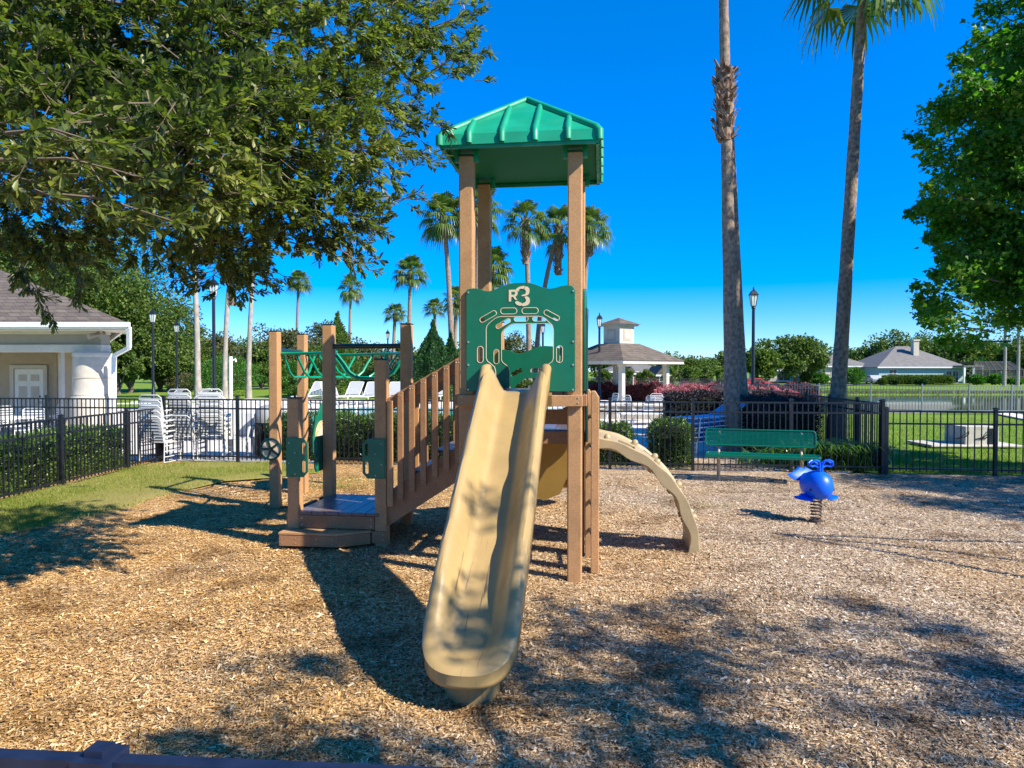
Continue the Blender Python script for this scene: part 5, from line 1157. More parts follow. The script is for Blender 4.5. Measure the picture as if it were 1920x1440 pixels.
# litter bin
tb = empty('litter_bin', G(503, 856), 0, 'black mesh litter bin with grey dome lid behind the leftmost play post', 'litter bin')
m = MB()
for k in range(28):
    for s_ in (1,-1):
        m.tube([(.27*math.cos(2*math.pi*k/28+s_*t*.5), .27*math.sin(2*math.pi*k/28+s_*t*.5), .04+.7*t) for t in (0,.25,.5,.75,1)], .006, 4)
m.build('mesh_body', M['black'], tb); MB().lathe([(.24,.02),(.25,.72)], (0,0,0), 24).build('inner_liner', M['black'], tb, True)
MB().lathe([(.285,.74),(.29,.80),(.285,.88),(.24,1.0),(.15,1.08),(.02,1.11)], (0,0,0), 28).build('dome_lid', pm('grey_lid', (.28,.28,.27), .45), tb, True)
# white shower post / ladder rails at pool
sh = empty('shower_post', G(433, 757), 0, 'short white shower post beside the middle pale palm trunk', 'shower'); m = MB(); m.tube([(0,0,0),(0,0,2.6)], .10, 10); m.build('post', M['white'], sh, True); MB().tube([(0,0,2.35),(.28,0,2.45),(.3,0,2.3)], .05, 8).build('shower_head', M['white'], sh, True)
for px, lab in ((690,'white pool ladder rails behind the hedge near the stair post'),(585,'white pool ladder rails left of the tall platform post')):
    pq = G(px, 800); pr2 = empty('pool_ladder', (pq.x, 24.4, 0), FU, lab, 'pool ladder'); 
    for s_ in (-.5, .5): MB().tube([(s_,-.5,0),(s_,-.5,.6),(s_,-.4,.78),(s_,0,.8),(s_,.4,.5),(s_,.45,.1)], .03, 8).build('rail', M['white'], pr2, True)
# drain vault on the lawn
g0, g1 = G(1781, 836), G(1866, 838)
cv = empty('concrete_vault', ((g0.x+g1.x)/2+.33, g0.y+.45, 0), FU*.3, 'pale concrete box with hooked bars and side opening on the bright lawn', 'concrete box')
wv = (g1-g0).length*.82; hv = A(1800, 800, g0.y).z
vm = pm('weathered_concrete', (.40,.37,.31), .9, c2=(.54,.51,.44), scale=5, bump=.3)
m = MB(); m.bb(-wv/2, wv/2-.28, -.45, .45, 0, hv); m.bb(wv/2-.06, wv/2, -.45,.45,0,hv); m.bb(wv/2-.279, wv/2-.061, -.40,.45,0,hv-.05); m.bb(wv/2-.279, wv/2-.061, -.45,.45,hv-.049,hv); bevel(m.build('box_body', vm, cv), .01, 2)
m = MB(); m.bb(wv/2-.275, wv/2-.065, -.43,-.405,.02,hv-.07); m.build('opening_grate', M['black'], cv)
m = MB(); m.bb(-wv/2-.9, wv/2+.5, -.62, .6, -.02, .03); bevel(m.build('concrete_pad', vm, cv), .01, 1)
for x in (-.42,-.33,.12,.22): MB().tube([(x,-.46,hv*.75),(x-.02,-.50,hv*.62),(x-.10,-.48,hv*.45),(x-.28,-.46,hv*.35)], .012, 6).build('hooked_bar', M['black'], cv, True)
m = MB(); m.prism([(8.6,26.3),(24,22.5),(24,23.6),(9.2,27.2)], -.012, .0); 
m = MB(); pth = [G(1870,776), G(1920,786), G(2000,800), G(2000,790), G(1920,778), G(1890,774)]
m.prism([(p.x, p.y) for p in pth], -.03, .012); tag(m.build('path', M['concrete']), kind='structure')
# unseen tripod added off to the right to cast three thin converging shadows
ap = Vector((6.57, 5.94, 3.5)); sw = empty('shadow_tripod', (6.57, 5.94, 0), 0, 'added pole tripod outside the right edge casting three thin shadows', 'shadow tripod')
for q in ((7.30,7.13,0),(6.50,5.98,0),(6.02,4.92,0)): MB().tube([Vector(q)-Vector((6.57,5.94,0)), ap-Vector((6.57,5.94,0))], .028, 8).build('leg', M['twig'], sw)
# ---------------------------------------------------------------- hedges and shrubs
def hedge(name, label, a, b, w, h, mat, n, size, cat='hedge', group=None, lump=.06, tpl=OAKL, top_mat=None, z0=0):
    a = Vector(a); b = Vector(b); L = (b-a).length; d = (b-a)/L; s = Vector((-d.y, d.x, 0)); c = (a+b)/2
    r = empty(name, (c.x, c.y, z0), math.atan2(d.y, d.x), label, cat, group)
    area = [L*w, L*h, L*h, w*h, w*h]; cum = np.cumsum(area)/sum(area); P = np.zeros((n, 3)); Nn = np.zeros((n, 3)); u = rng.random((n, 3)); f = np.searchsorted(cum, u[:, 2]); 
    q = rng.random(n)
    for i in range(5):
        k = f == i; uu = u[k, 0]-.5; vv = u[k, 1]
        if i == 0: P[k] = np.stack([uu*L, (vv-.5)*w, np.full(k.sum(), h)], 1); Nn[k] = (0,0,1)
        elif i < 3: sg = -1 if i == 1 else 1; P[k] = np.stack([uu*L, np.full(k.sum(), sg*w/2), vv*h], 1); Nn[k] = (0,sg,0)
        else: sg = -1 if i == 3 else 1; P[k] = np.stack([np.full(k.sum(), sg*L/2), uu*w, vv*h], 1); Nn[k] = (sg,0,0)
    off = lump*(np.sin(P[:, 0]*3.1+1)+np.sin(P[:, 0]*7.3+P[:, 2]*5)+np.sin(P[:, 1]*6+P[:, 2]*4))*.5
    rnd = np.minimum(1, (np.maximum(0, P[:, 2]-h*.8)/(h*.2)))*.0
    P += Nn*(off[:, None]+rng.normal(0, .03, n)[:, None]-rng.random(n)[:, None]**2*.10)
    # round the box edges
    ex = np.maximum(0, np.abs(P[:, 0])-(L/2-.12)); ey = np.maximum(0, np.abs(P[:, 1])-(w/2-.12)); ezz = np.maximum(0, P[:, 2]-(h-.12))
    P[:, 2] -= (ex+ey)*.35; P[:, 0] -= np.sign(P[:, 0])*ezz*.25*(ex > 0); P[:, 1] -= np.sign(P[:, 1])*ezz*.3*(ey > 0)
    dd_ = Nn*.7+rand_dirs(n, .5)*.8; dd_ /= np.linalg.norm(dd_, axis=1)[:, None]
    V, F = leaves(tpl, P, dd_, size*rng.uniform(.7, 1.3, n)); npmesh('foliage', V, F, mat, r)
    m = MB(); m.bb(-L/2+.1, L/2-.1, -w/2+.1, w/2-.1, 0, h-.1); m.build('shaded_core', M['hedgecore'], r)  # solid core coloured as the dark shade between the leaves
    return r
def hp(x, y): p = fl(x, y); return Vector((p[0], p[1], 0))
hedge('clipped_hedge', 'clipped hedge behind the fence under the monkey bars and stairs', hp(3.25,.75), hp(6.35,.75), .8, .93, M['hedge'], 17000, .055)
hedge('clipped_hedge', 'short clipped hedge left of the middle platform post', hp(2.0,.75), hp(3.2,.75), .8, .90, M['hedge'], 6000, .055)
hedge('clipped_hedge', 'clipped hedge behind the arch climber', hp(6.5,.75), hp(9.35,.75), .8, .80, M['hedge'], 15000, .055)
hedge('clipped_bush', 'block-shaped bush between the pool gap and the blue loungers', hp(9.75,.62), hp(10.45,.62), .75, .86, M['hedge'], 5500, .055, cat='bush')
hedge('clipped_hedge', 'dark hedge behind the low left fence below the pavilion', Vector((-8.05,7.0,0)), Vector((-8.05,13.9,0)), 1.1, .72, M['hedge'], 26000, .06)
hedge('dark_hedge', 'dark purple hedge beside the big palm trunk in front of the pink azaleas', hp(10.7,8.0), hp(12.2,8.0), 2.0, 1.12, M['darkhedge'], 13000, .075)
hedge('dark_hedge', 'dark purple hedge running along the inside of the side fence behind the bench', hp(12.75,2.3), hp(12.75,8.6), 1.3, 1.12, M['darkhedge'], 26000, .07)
hedge('pink_hedge', 'long maroon and pink hedge in front of the far fence by the gazebo', hp(10.5,30.5), hp(21.0,29.0), 2.2, .88, M['pink'], 42000, .13, lump=.15)
hedge('pink_hedge', 'maroon hedge left of the gazebo post', hp(7.2,31.5), hp(10.3,30.8), 2.0, .86, M['pink'], 14000, .13, lump=.12)
hedge('azalea_hedge', 'bright pink azaleas around the base of the tall lamp post', hp(14.3,19.2), hp(15.9,16.0), 2.0, .92, M['pinkbright'], 20000, .10, lump=.15)
hedge('azalea_hedge', 'bright pink azaleas left of the big palm trunk', hp(12.2,21.6), hp(13.9,19.0), 2.2, .98, M['pinkbright'], 11000, .10, lump=.15)
hedge('green_hedge', 'long low green hedge beyond the loungers across the pool', hp(-1.5,33), hp(8.5,33), 1.6, 1.0, M['mid1'], 22000, .13, lump=.1)
hedge('green_hedge', 'bright low green hedge by the pale trunks', hp(-6.5,34.5), hp(-2.5,34.5), 1.6, .7, M['bright'], 9000, .12)
hedge('clipped_hedge', 'neat dark hedge in front of the pale teal house', Vector((hx(1634),Yh-5,0)), Vector((hx(1748),Yh-5,0)), 2.4, hz(706)-zg, M['mid1'], 7000, .35, z0=zg)
def shrub(name, label, c, r, h, mat, n, size, cat='shrub', tpl=OAKL, group=None, cone=0):
    o = empty(name, c, random.uniform(0, 6), label, cat, group)
    d = rand_dirs(n, .25); rad = .62+.38*rng.random(n)**.5; lum = 1+.16*np.sin(d[:, 0]*6+1)*np.sin(d[:, 1]*5)+.12*np.sin(d[:, 2]*9+d[:, 0]*4)
    P = d*np.array([r, r, h/2])*rad[:, None]*lum[:, None]+np.array([0, 0, h/2])
    if cone: k = np.clip(1-P[:, 2]/h, 0.02, 1)**.75*1.5+.04; P[:, 0] *= k; P[:, 1] *= k
    P[:, 2] = np.maximum(P[:, 2], .02)
    dd_ = d*.6+rand_dirs(n, .6 if not cone else 1.6); dd_ /= np.linalg.norm(dd_, axis=1)[:, None]
    V, F = leaves(tpl, P, dd_, size*rng.uniform(.6, 1.3, n)); npmesh('foliage', V, F, mat, o)
    MB().tube([(0,0,-.1),(0,0,h*.6)], [r*.09+.02, .02], 7).build('stem', M['twig'], o, True); return o
# strappy lilies at the base of the leaning palm
def lilies(name, label, c, n, h, spread):
    r = empty(name, c, 0, label, 'plant'); V = []; F = []
    for _ in range(n):
        a = random.uniform(0, 2*math.pi); b = Vector((random.gauss(0, spread), random.gauss(0, spread*.35), 0)); L = h*random.uniform(.7,1.2); w = .013+.01*random.random(); dr_ = Vector((math.cos(a), math.sin(a), 0)); sd_ = Vector((-dr_.y, dr_.x, 0)); base = len(V); K_ = 6
        for k in range(K_+1):
            t = k/K_; p = b+dr_*(L*.75*t**1.6)+Vector((0,0,L*(1.25*t-.75*t*t*t))); ww = w*(1-t**3)+.001; V += [tuple(p-sd_*ww), tuple(p+sd_*ww)]
        for k in range(K_): q = base+2*k; F.append((q, q+1, q+3, q+2))
    return npmesh('leaves', np.array(V), np.array(F), M['lily'], r)
lilies('lily_clump', 'large clump of strappy green leaves under the leaning palm trunk', G(1562, 880), 520, .75, .36)
lilies('lily_clump', 'strappy green leaves behind the right end of the bench', G(1478, 872), 260, .5, .40)
lilies('lily_clump', 'strappy leaves beside the fence corner post', G(1628, 876), 130, .55, .2)
# ---------------------------------------------------------------- palms
def fan_leaf(V, F, base, d, petiole, Rf, droop, nseg=22):
    d = Vector(d).normalized(); up = Vector((0,0,1)); s = d.cross(up)
    if s.length < .05: s = Vector((1,0,0))
    s.normalize(); u = s.cross(d); pe = base+d*petiole-Vector((0,0,petiole*droop*.25)); w = .03
    b = len(V); V += [tuple(base-s*w), tuple(base+s*w), tuple(pe+s*w*.6), tuple(pe-s*w*.6)]; F.append((b,b+1,b+2,b+3))
    for k in range(nseg):
        a = (k/(nseg-1)-.5)*R(230); dir_ = (d*math.cos(a)+s*math.sin(a)); dir_ = (dir_+u*.10*abs(math.sin(a))+Vector((0,0,-.12*droop))).normalized()
        L = Rf*(1-.28*abs(a)/R(115))*random.uniform(.9,1.06); sd_ = dir_.cross(u).normalized(); ww = Rf*.052
        m1 = pe+dir_*L*.55; t = pe+dir_*L*.86+Vector((0,0,-L*(.10+.22*droop*random.uniform(.6,1.3)))); t2 = t+Vector((0,0,-L*.20*droop))+dir_*L*.06
        b = len(V); V += [tuple(pe), tuple(m1-sd_*ww), tuple(m1+sd_*ww+u*.01), tuple(t-sd_*ww*.35), tuple(t+sd_*ww*.35), tuple(t2)]
        F += [(b, b+1, b+2, b+2), (b+1, b+3, b+4, b+2), (b+3, b+5, b+4, b+4)]
def fixtri(V, F):
    out = []
    for f in F:
        out.append((f[0], f[1], f[2])); 
        if f[2] != f[3]: out.append((f[0], f[2], f[3]))
    return np.array(V), np.array(out)
def palm_crown(n, Rc, seed, low=-38, high=82):
    random.seed(seed); V = []; F = []
    for i in range(n):
        el = R(high+(low-high)*((i+.5)/n)**.9+random.uniform(-7,7)); az = i*2.39996+random.uniform(-.3,.3); d = (math.cos(el)*math.cos(az), math.cos(el)*math.sin(az), math.sin(el))
        fan_leaf(V, F, Vector((0,0,.0)), d, Rc*random.uniform(.42,.56), Rc*.50*random.uniform(.9,1.1), .5+.8*(1-math.sin(max(el, -.5))), 20)
    return fixtri(V, F)
crowns = []
for sd_, nl_, lo_ in ((3,34,-38),(4,28,-20),(5,40,-52),(8,24,-35),(9,36,-30),(12,30,-58)):
    V, F = palm_crown(nl_, 1.0, sd_, lo_); o = npmesh('crown', V, F, M['frond']); crowns.append(o.data); bpy.data.objects.remove(o)
def boots_mesh(L, r, seed, flare=1.0):
    random.seed(seed); m = MB(); m.tube([(0,0,-L),(0,0,-L*.5),(0,0,.05)], [r*1.05, r*1.2*flare, r*1.25*flare], 10)
    for k in range(int(L/r*12)):
        z = -L+L*random.random(); a = k*2.4; o = Vector((math.cos(a), math.sin(a), 0)); p = o*r*1.0+Vector((0,0,z)); s = Vector((-o.y, o.x, 0))
        q = p+o*r*random.uniform(.35,1.0)*flare+Vector((0,0,r*random.uniform(.5,1.6))); b = [p-s*r*.35, p+s*r*.35, q+s*r*.14, q-s*r*.14]; n_ = o*.02
        m.add(b+[x+n_ for x in b], [(0,1,2,3),(4,7,6,5),(0,4,5,1),(1,5,6,2),(2,6,7,3),(3,7,4,0)])
    return m
def palm(label, pb, pc, D, r0, rcrown, boots=.8, group='palm trees around the pool', trunk='palmtrunk', var=0, mid=None, D2=None, bootr=1.0, bz=0.0, taper=.27):
    """pb, pc: trunk foot and crown centre in the photograph; D distance."""
    D2 = D2 or D; f = A(pb[0], 700, D); c = A(pc[0], pc[1], D2); base = Vector((f.x, D, bz)); r = empty('palm_tree', base, 0, label, 'palm tree', group)
    top = Vector((c.x, D2, c.z))-base; md_ = (A(mid[0], mid[1], D)-base) if mid else None; pts = []; rs_ = []
    nn = 22
    for i in range(nn+1):
        t = i/nn
        if md_ is not None: p = Vector((0,0,0))*(1-t)**2+(md_*2-top*.5)*2*t*(1-t)+top*t*t
        else: p = top*t+Vector((top.x*.25*math.sin(math.pi*t)*(-1), 0, 0))
        pts.append(p); rs_.append(r0*(1.35-.35*min(1,t*7)-taper*t)*(1+.03*math.sin(i*2.1)))
    MB().tube([pts[0]-Vector((0,0,.2))]+pts, [rs_[0]]+rs_, 14).build('trunk', M[trunk], r, True)
    rt = rs_[-1]
    if boots: b = boots_mesh(boots, rt*bootr, len(label)); o = b.build('boots', M['boots'], r); o.location = top
    o = bpy.data.objects.new('crown', crowns[(var*2+len(label)) % 6]); COL.objects.link(o); o.parent = r; o.location = top+Vector((0,0,.1)); o.scale = (rcrown,)*3; o.rotation_euler = (0,0,len(label)*1.7)
    return r, pts, rs_
def cr(px_, D): return px_*D/FPX
PL = [ # label, foot px, crown (px,py), D, crown radius px, boots, var
 ('small palm at the left of the far row, thin straight trunk', (556,720),(560,527),100,26,.8,0),
 ('small palm right of the tall platform post in the far row', (655,720),(658,537),98,28,.8,1),
 ('mid-height palm with rough brown trunk above the stair posts', (766,720),(770,508),72,36,1.6,2),
 ('short palm just left of the rear stair post', (737,720),(741,588),78,25,.9,0),
 ('tall leaning palm left of the tower with bushy crown', (848,745),(832,405),46,54,1.0,1),
 ('small palm crown above the dark conifer', (820,722),(814,578),80,24,.6,2),
 ('thin short palm immediately left of the tower post', (852,722),(856,560),70,30,.7,0),
 ('tall palm hidden between the two left tower posts', (893,745),(897,385),46,52,1.2,1),
 ('lower palm between the rear left post and the arch panel', (925,740),(922,500),48,48,.8,2),
 ('palm with round boot cluster in the middle of the tower opening', (992,745),(986,412),48,48,3.0,0),
 ('palm with dark shaggy neck left of the front right tower post', (1003,742),(1047,425),50,52,3.4,1),
 ('palm crown showing right of the front right tower post', (1090,745),(1104,425),48,46,2.0,2)]
for (lab, f, c, D, rc, bo, v) in PL:
    palm(lab, f, c, D, .20 if D < 60 else .22, cr(rc, D)*1.12, bo, var=v, bootr=1.5 if bo >= 2 else 1.15)
palm('pale trunk palm nearest the left lamp post, crown lost in oak leaves', (371,740),(362,440),44,.19,1.7,2.2, trunk='palmtrunk2', var=0)
palm('pale trunk palm with rusty fibrous neck right of the left lamp post', (421,745),(434,480),46,.17,1.7,3.2, trunk='palmtrunk2', var=1, bootr=1.1)
palm('pale smooth trunk palm rightmost of the three left trunks', (466,748),(477,490),47,.17,1.35,.5, trunk='palmtrunk2', var=2)
# the three near palms on the right
pA = palm('tall palm with torn boot cluster halfway up, behind the bench', (1375,700),(1350,-330),15.8,.156,2.1,0, var=0, group='big palms by the bench', mid=(1360,170), taper=.52)
j = 12; root, pts, rs_ = pA
def along(pts, z):
    for a, b in zip(pts[:-1], pts[1:]):
        if b.z >= z: return a.lerp(b, (z-a.z)/(b.z-a.z))
    return pts[-1]
zt_ = A(1355,135,15.8).z; o = boots_mesh(A(1355,140,15.8).z*0+A(1355,135,15.8).z-A(1355,265,15.8).z, .148, 11, 1.1).build('torn_boots', M['boots'], root); q = along(pts, zt_); o.location = (q.x, q.y, zt_)
palm('darker palm trunk leaning behind the tall palm', (1396,700),(1335,-420),18.5,.155,2.0,.8, var=1, group='big palms by the bench', mid=(1370,300), taper=.45)
pC = palm('leaning palm with grey trunk and fan crown at the top right', (1567,700),(1622,-72),17.2,.185,1.95,.9, var=2, group='big palms by the bench', mid=(1594,380), taper=.42)
# ---------------------------------------------------------------- trees
def tree(name, label, base, trunk_r, trunk_h, blobs, mat, n, size, clump=.45, cat='tree', group=None, tpl=QUAD, limbs=True, nclump=None, bark='bark', lean=(0,0), gap=.0, shell=.35, flat=.8):
    """blobs: list of (x, y, z, rx, rz) relative to base"""
    r = empty(name, base, 0, label, cat, group); vol = np.array([b[3]**2*b[4] for b in blobs]); K_ = nclump or 60; cc = []
    while len(cc) < K_:
        b = blobs[rng.choice(len(blobs), p=vol/vol.sum())]; d = rand_dirs(1, .15)[0]; rad = shell+(1-shell)*rng.random()**.45
        cc.append((b[0]+d[0]*b[3]*rad, b[1]+d[1]*b[3]*rad, b[2]+d[2]*b[4]*rad))
    cc = np.array(cc); idx = rng.integers(0, K_, n); sz = clump*rng.uniform(.6, 1.35, K_)
    off = rng.normal(size=(n, 3)); off *= (rng.random(n)**.35/np.linalg.norm(off, axis=1))[:, None]; off[:, 2] *= flat
    P = cc[idx]+off*sz[idx][:, None]; ctr = np.mean([b[:3] for b in blobs], axis=0)
    dd_ = (P-ctr); dd_ /= (np.linalg.norm(dd_, axis=1)[:, None]+1e-6); dd_ = dd_*.6+rand_dirs(n, -.1); dd_ /= np.linalg.norm(dd_, axis=1)[:, None]
    V, F = leaves(tpl, P, dd_, size*rng.uniform(.6, 1.3, n)); npmesh('crown', V, F, mat, r)
    m = MB(); th = Vector((lean[0], lean[1], trunk_h)); m.tube([(0,0,-.3),(0,0,trunk_h*.12),tuple(th*.55),tuple(th)], [trunk_r*1.5, trunk_r*1.05, trunk_r*.9, trunk_r*.75], 10)
    if limbs:
        for c in cc[:: max(1, K_//14)]:
            c = Vector(c); mid_ = th.lerp(c, .5)+Vector((0,0,(c-th).length*.12)); m.tube([th*.85, mid_, c], [trunk_r*.55, trunk_r*.3, trunk_r*.08], 6)
    m.build('trunk', M[bark], r, True); return r
def far_tree(label, px, pyb, pyt, D, wpx, mat, n=5000, size=.35, group='distant trees', trunk=True, bz=None, nb=5, low=.28, K_=70):
    b = A(px, 700, D); z0 = gz(b.x, D) if bz is None else bz; H = A(px, pyt, D).z-z0; w = cr(wpx, D); seed = abs(hash(label)) % 1000
    bl = []
    for i in range(nb):
        bl.append((rng.uniform(-.55,.55)*w, rng.uniform(-.4,.4)*w, H*(low+.1+rng.uniform(.15,.5)), w*rng.uniform(.45,.6), H*rng.uniform(.17,.26)))
    bl.append((0, 0, H*.70, w*.6, H*.27))
    return tree('tree', label, (b.x, D, z0), w*.05+.1, H*low*1.3, bl, M[mat], n, size, clump=w*.24, group=group, nclump=K_)
# left big oak behind the pavilion and the tree line from left to right
far_tree('big oak behind the pavilion roof at the left', 190, 740, 395, 58, 190, 'mid1', 40000, .27, nb=11, low=.08, K_=220)
far_tree('oak filling the gap above the pavilion roof at the far left', 20, 740, 400, 44, 170, 'mid1', 16000, .24, nb=7, low=.15, K_=110)
far_tree('smaller oak right of the pavilion downspout', 320, 735, 560, 66, 85, 'mid1', 12000, .24, low=.1, K_=80)
far_tree('dense tree directly behind the pavilion downspout', 245, 740, 545, 60, 75, 'mid1', 16000, .26, nb=6, low=.03, K_=110)
far_tree('dense tree behind the two smaller left lamp posts', 300, 740, 590, 63, 65, 'mid1', 14000, .26, nb=6, low=.03, K_=100)
far_tree('low leafy tree filling the gap right of the pavilion column', 222, 740, 640, 56, 40, 'mid1', 9000, .24, nb=6, low=.02, K_=70)
far_tree('brownish tree between the first two pale palm trunks', 400, 720, 618, 75, 60, 'mid2', 8000, .3, low=.1)
far_tree('rounded olive tree behind the leftmost play post', 520, 720, 608, 80, 75, 'mid2', 11000, .3, low=.08)
far_tree('grey-green oak behind the climbing ladder posts', 600, 720, 600, 85, 80, 'mid2', 11000, .3, low=.08)
far_tree('low tree mass behind the monkey bars', 690, 720, 640, 90, 80, 'mid2', 9000, .32, low=.05)
far_tree('rounded tree with yellowish top left of the stair post', 745, 722, 648, 92, 60, 'mid1', 7000, .32, low=.05)
far_tree('dark tree behind the tower left post', 850, 722, 650, 95, 80, 'mid1', 8000, .34, low=.05)
far_tree('olive tree seen in the archway', 965, 722, 628, 85, 60, 'mid2', 9000, .3, low=.05)
far_tree('tree far behind between the pale palm trunks and the play post', 455, 722, 640, 95, 70, 'mid1', 8000, .34, low=.05)
far_tree('distant tree line mass behind the leftmost house', 330, 722, 640, 110, 90, 'mid1', 8000, .4, low=.05)
for i, (px, pt, w, mt) in enumerate([(380,640,50,'mid1'),(430,650,55,'mid2'),(490,632,50,'mid1'),(545,640,50,'mid2'),(600,645,60,'mid1'),(655,655,50,'mid1'),(715,658,50,'mid2'),(775,660,50,'mid1'),(830,662,50,'mid1')]):
    far_tree('low far tree '+['behind the nearest left lamp post','between the middle and right pale trunks','behind the right pale trunk','behind the two left play posts','behind the tall platform post','behind the middle of the monkey bars','behind the short front stair post','behind the rear stair post','behind the tall leaning palm and stairs'][i], px, 722, pt, 66+2*i, w, mt, 6000, .26, low=.02, K_=60)
for i, (px, pt, w, mt) in enumerate([(1120,652,50,'mid1'),(1180,655,60,'mid1'),(1245,668,70,'mid1'),(1310,675,60,'mid1'),(1360,660,45,'mid1'),(1290,672,50,'mid2')]):
    far_tree(['dark tree directly left of the gazebo roof','dark tree hidden behind the cupola','low dark tree mass behind the gazebo eave','low far tree right of the gazebo','dark rounded tree left of the tall palm trunk','far olive tree above the young trees'][i], px, 720, pt, 150+6*i, w, mt, 5000, .6, low=.05)
far_tree('broad oak right of the tall lamp post across the lake', 1492, 716, 630, 118, 58, 'mid1', 12000, .5, low=.16, K_=90, bz=-.75)
far_tree('smaller yellowish oak left of the tall lamp post', 1432, 716, 655, 112, 40, 'yellowgreen', 7000, .5, low=.14, bz=-.75)
far_tree('grey-green tree right of the broad oak', 1530, 716, 655, 140, 40, 'mid2', 6000, .5, low=.1, bz=-.75)
for i, (px, pt, w, D) in enumerate([(1625,640,60,165),(1690,618,70,160),(1750,625,60,165),(1800,632,60,150),(1860,640,60,150),(1925,630,70,140),(1575,668,50,170),(1840,675,40,142)]):
    far_tree(['dark tree above the left end of the teal house roof','tall dark tree mass behind the lake houses','dark tree behind the chimney','dark tree at the right end of the teal house','dark tree behind the screened enclosure','dark tree at the far right edge behind the lake','low grey tree behind the leaning palm trunk','small tree directly behind the screen enclosure'][i], px, 716, pt, D, w, 'mid1', 9000, .6, low=.04, bz=-.75)
# young trees on the lawn behind the gazebo and other small shrubs
for px, pt, D, w, lab in [(1130,690,80,16,'young tree at the left of the gazebo'),(1172,688,84,13,'young tree inside the gazebo opening left of the brick gable'),(1213,688,82,20,'round young tree in the middle of the gazebo opening'),
                          (1257,690,84,15,'young tree right of the right gazebo post'),(1291,684,78,17,'yellow-green young tree on the lawn right of the gazebo'),(1324,686,76,17,'conical young tree on the lawn left of the big palm'),(1352,690,88,12,'small young tree against the big palm trunk')]:
    far_tree(lab, px, 724, pt, D, w, 'yellowgreen', 2600, .2, 'young trees on the lawn', nb=3, low=.1, K_=26)
shrub('conifer', 'dark green cone-shaped conifer left of the tower', A(812,700,42)*1-Vector((0,0,A(812,700,42).z)), cr(38,42), A(812,612,42).z, M['conifer'], 12000, .14, 'conifer', QUAD, cone=1)
shrub('conifer', 'smaller dark conifer against the leaning palm trunk', A(845,700,44)*1-Vector((0,0,A(845,700,44).z)), cr(24,44), A(845,632,44).z, M['conifer'], 7000, .14, 'conifer', QUAD, cone=1)
shrub('conifer', 'golden green conifer behind the tall platform post', A(633,700,46)*1-Vector((0,0,A(633,700,46).z)), cr(36,46), A(628,596,46).z, M['conifer2'], 12000, .15, 'conifer', QUAD, cone=1)
for px, pt, D, w, mt, lab in [(425,672,52,62,'bright','glossy bright green shrub behind the pale palm trunks'),(552,682,50,30,'bright','glossy green shrub behind the left play posts'),(785,672,52,45,'bright','bright green shrub behind the rear stair post'),
                              (700,690,56,40,'mid1','dark green shrub behind the monkey bars'),(345,702,62,30,'mid2','brownish shrub in front of the pale house at left'),(1062,700,46,22,'bright','yellow green shrub seen under the archway')]:
    p = A(px, 700, D); shrub('shrub', lab, (p.x, D, 0), cr(w, D)*1.0, A(px, pt, D).z, M[mt], 9000, .14)
for px, pt, w, lab in [(1602,692,16,'pale green shrub at the door of the long grey-roofed house'),(1655,712,6,'small shrub left on the lake bank'),(1676,712,6,'small shrub in the middle of the lake bank'),(1727,713,9,'small shrub at the right end of the lake hedge'),
                       (1833,706,12,'shrub at the lake edge below the screen enclosure'),(1866,704,14,'brighter shrub at the lake edge near the right trunks'),(1905,712,12,'shrub at the lake edge at the right edge of the photo'),(1538,702,14,'dark shrub left of the leaning palm trunk by the houses'),(1512,700,8,'yellow shrub beside the beige gable house')]:
    p = A(px, 700, Yh-9); shrub('shrub', lab, (p.x, Yh-9, zg), cr(w, Yh-9), A(px, pt, Yh-9).z-zg, M['bright' if w > 10 else 'mid1'], 1800, .4)
for px, lab in ((1883,'thin pale trunk behind the right tree'),(1908,'second thin pale trunk at the right edge')):
    p = A(px, 700, 110); t = empty('bare_trunk', (p.x, 110, -.7), 0, lab, 'tree', 'thin pale trunks'); MB().tube([(0,0,0),(.1,0,5),(.05,0,10)], [.28,.22,.18], 8).build('trunk', M['palmtrunk2'], t, True)
    cb = cr(30, 110); V, F = leaves(QUAD, rng.normal(size=(900,3))*np.array([1.8,1.5,1.0])+np.array([0,0,10.5]), rand_dirs(900), .5*np.ones(900)); npmesh('crown', V, F, M['mid1'], t)
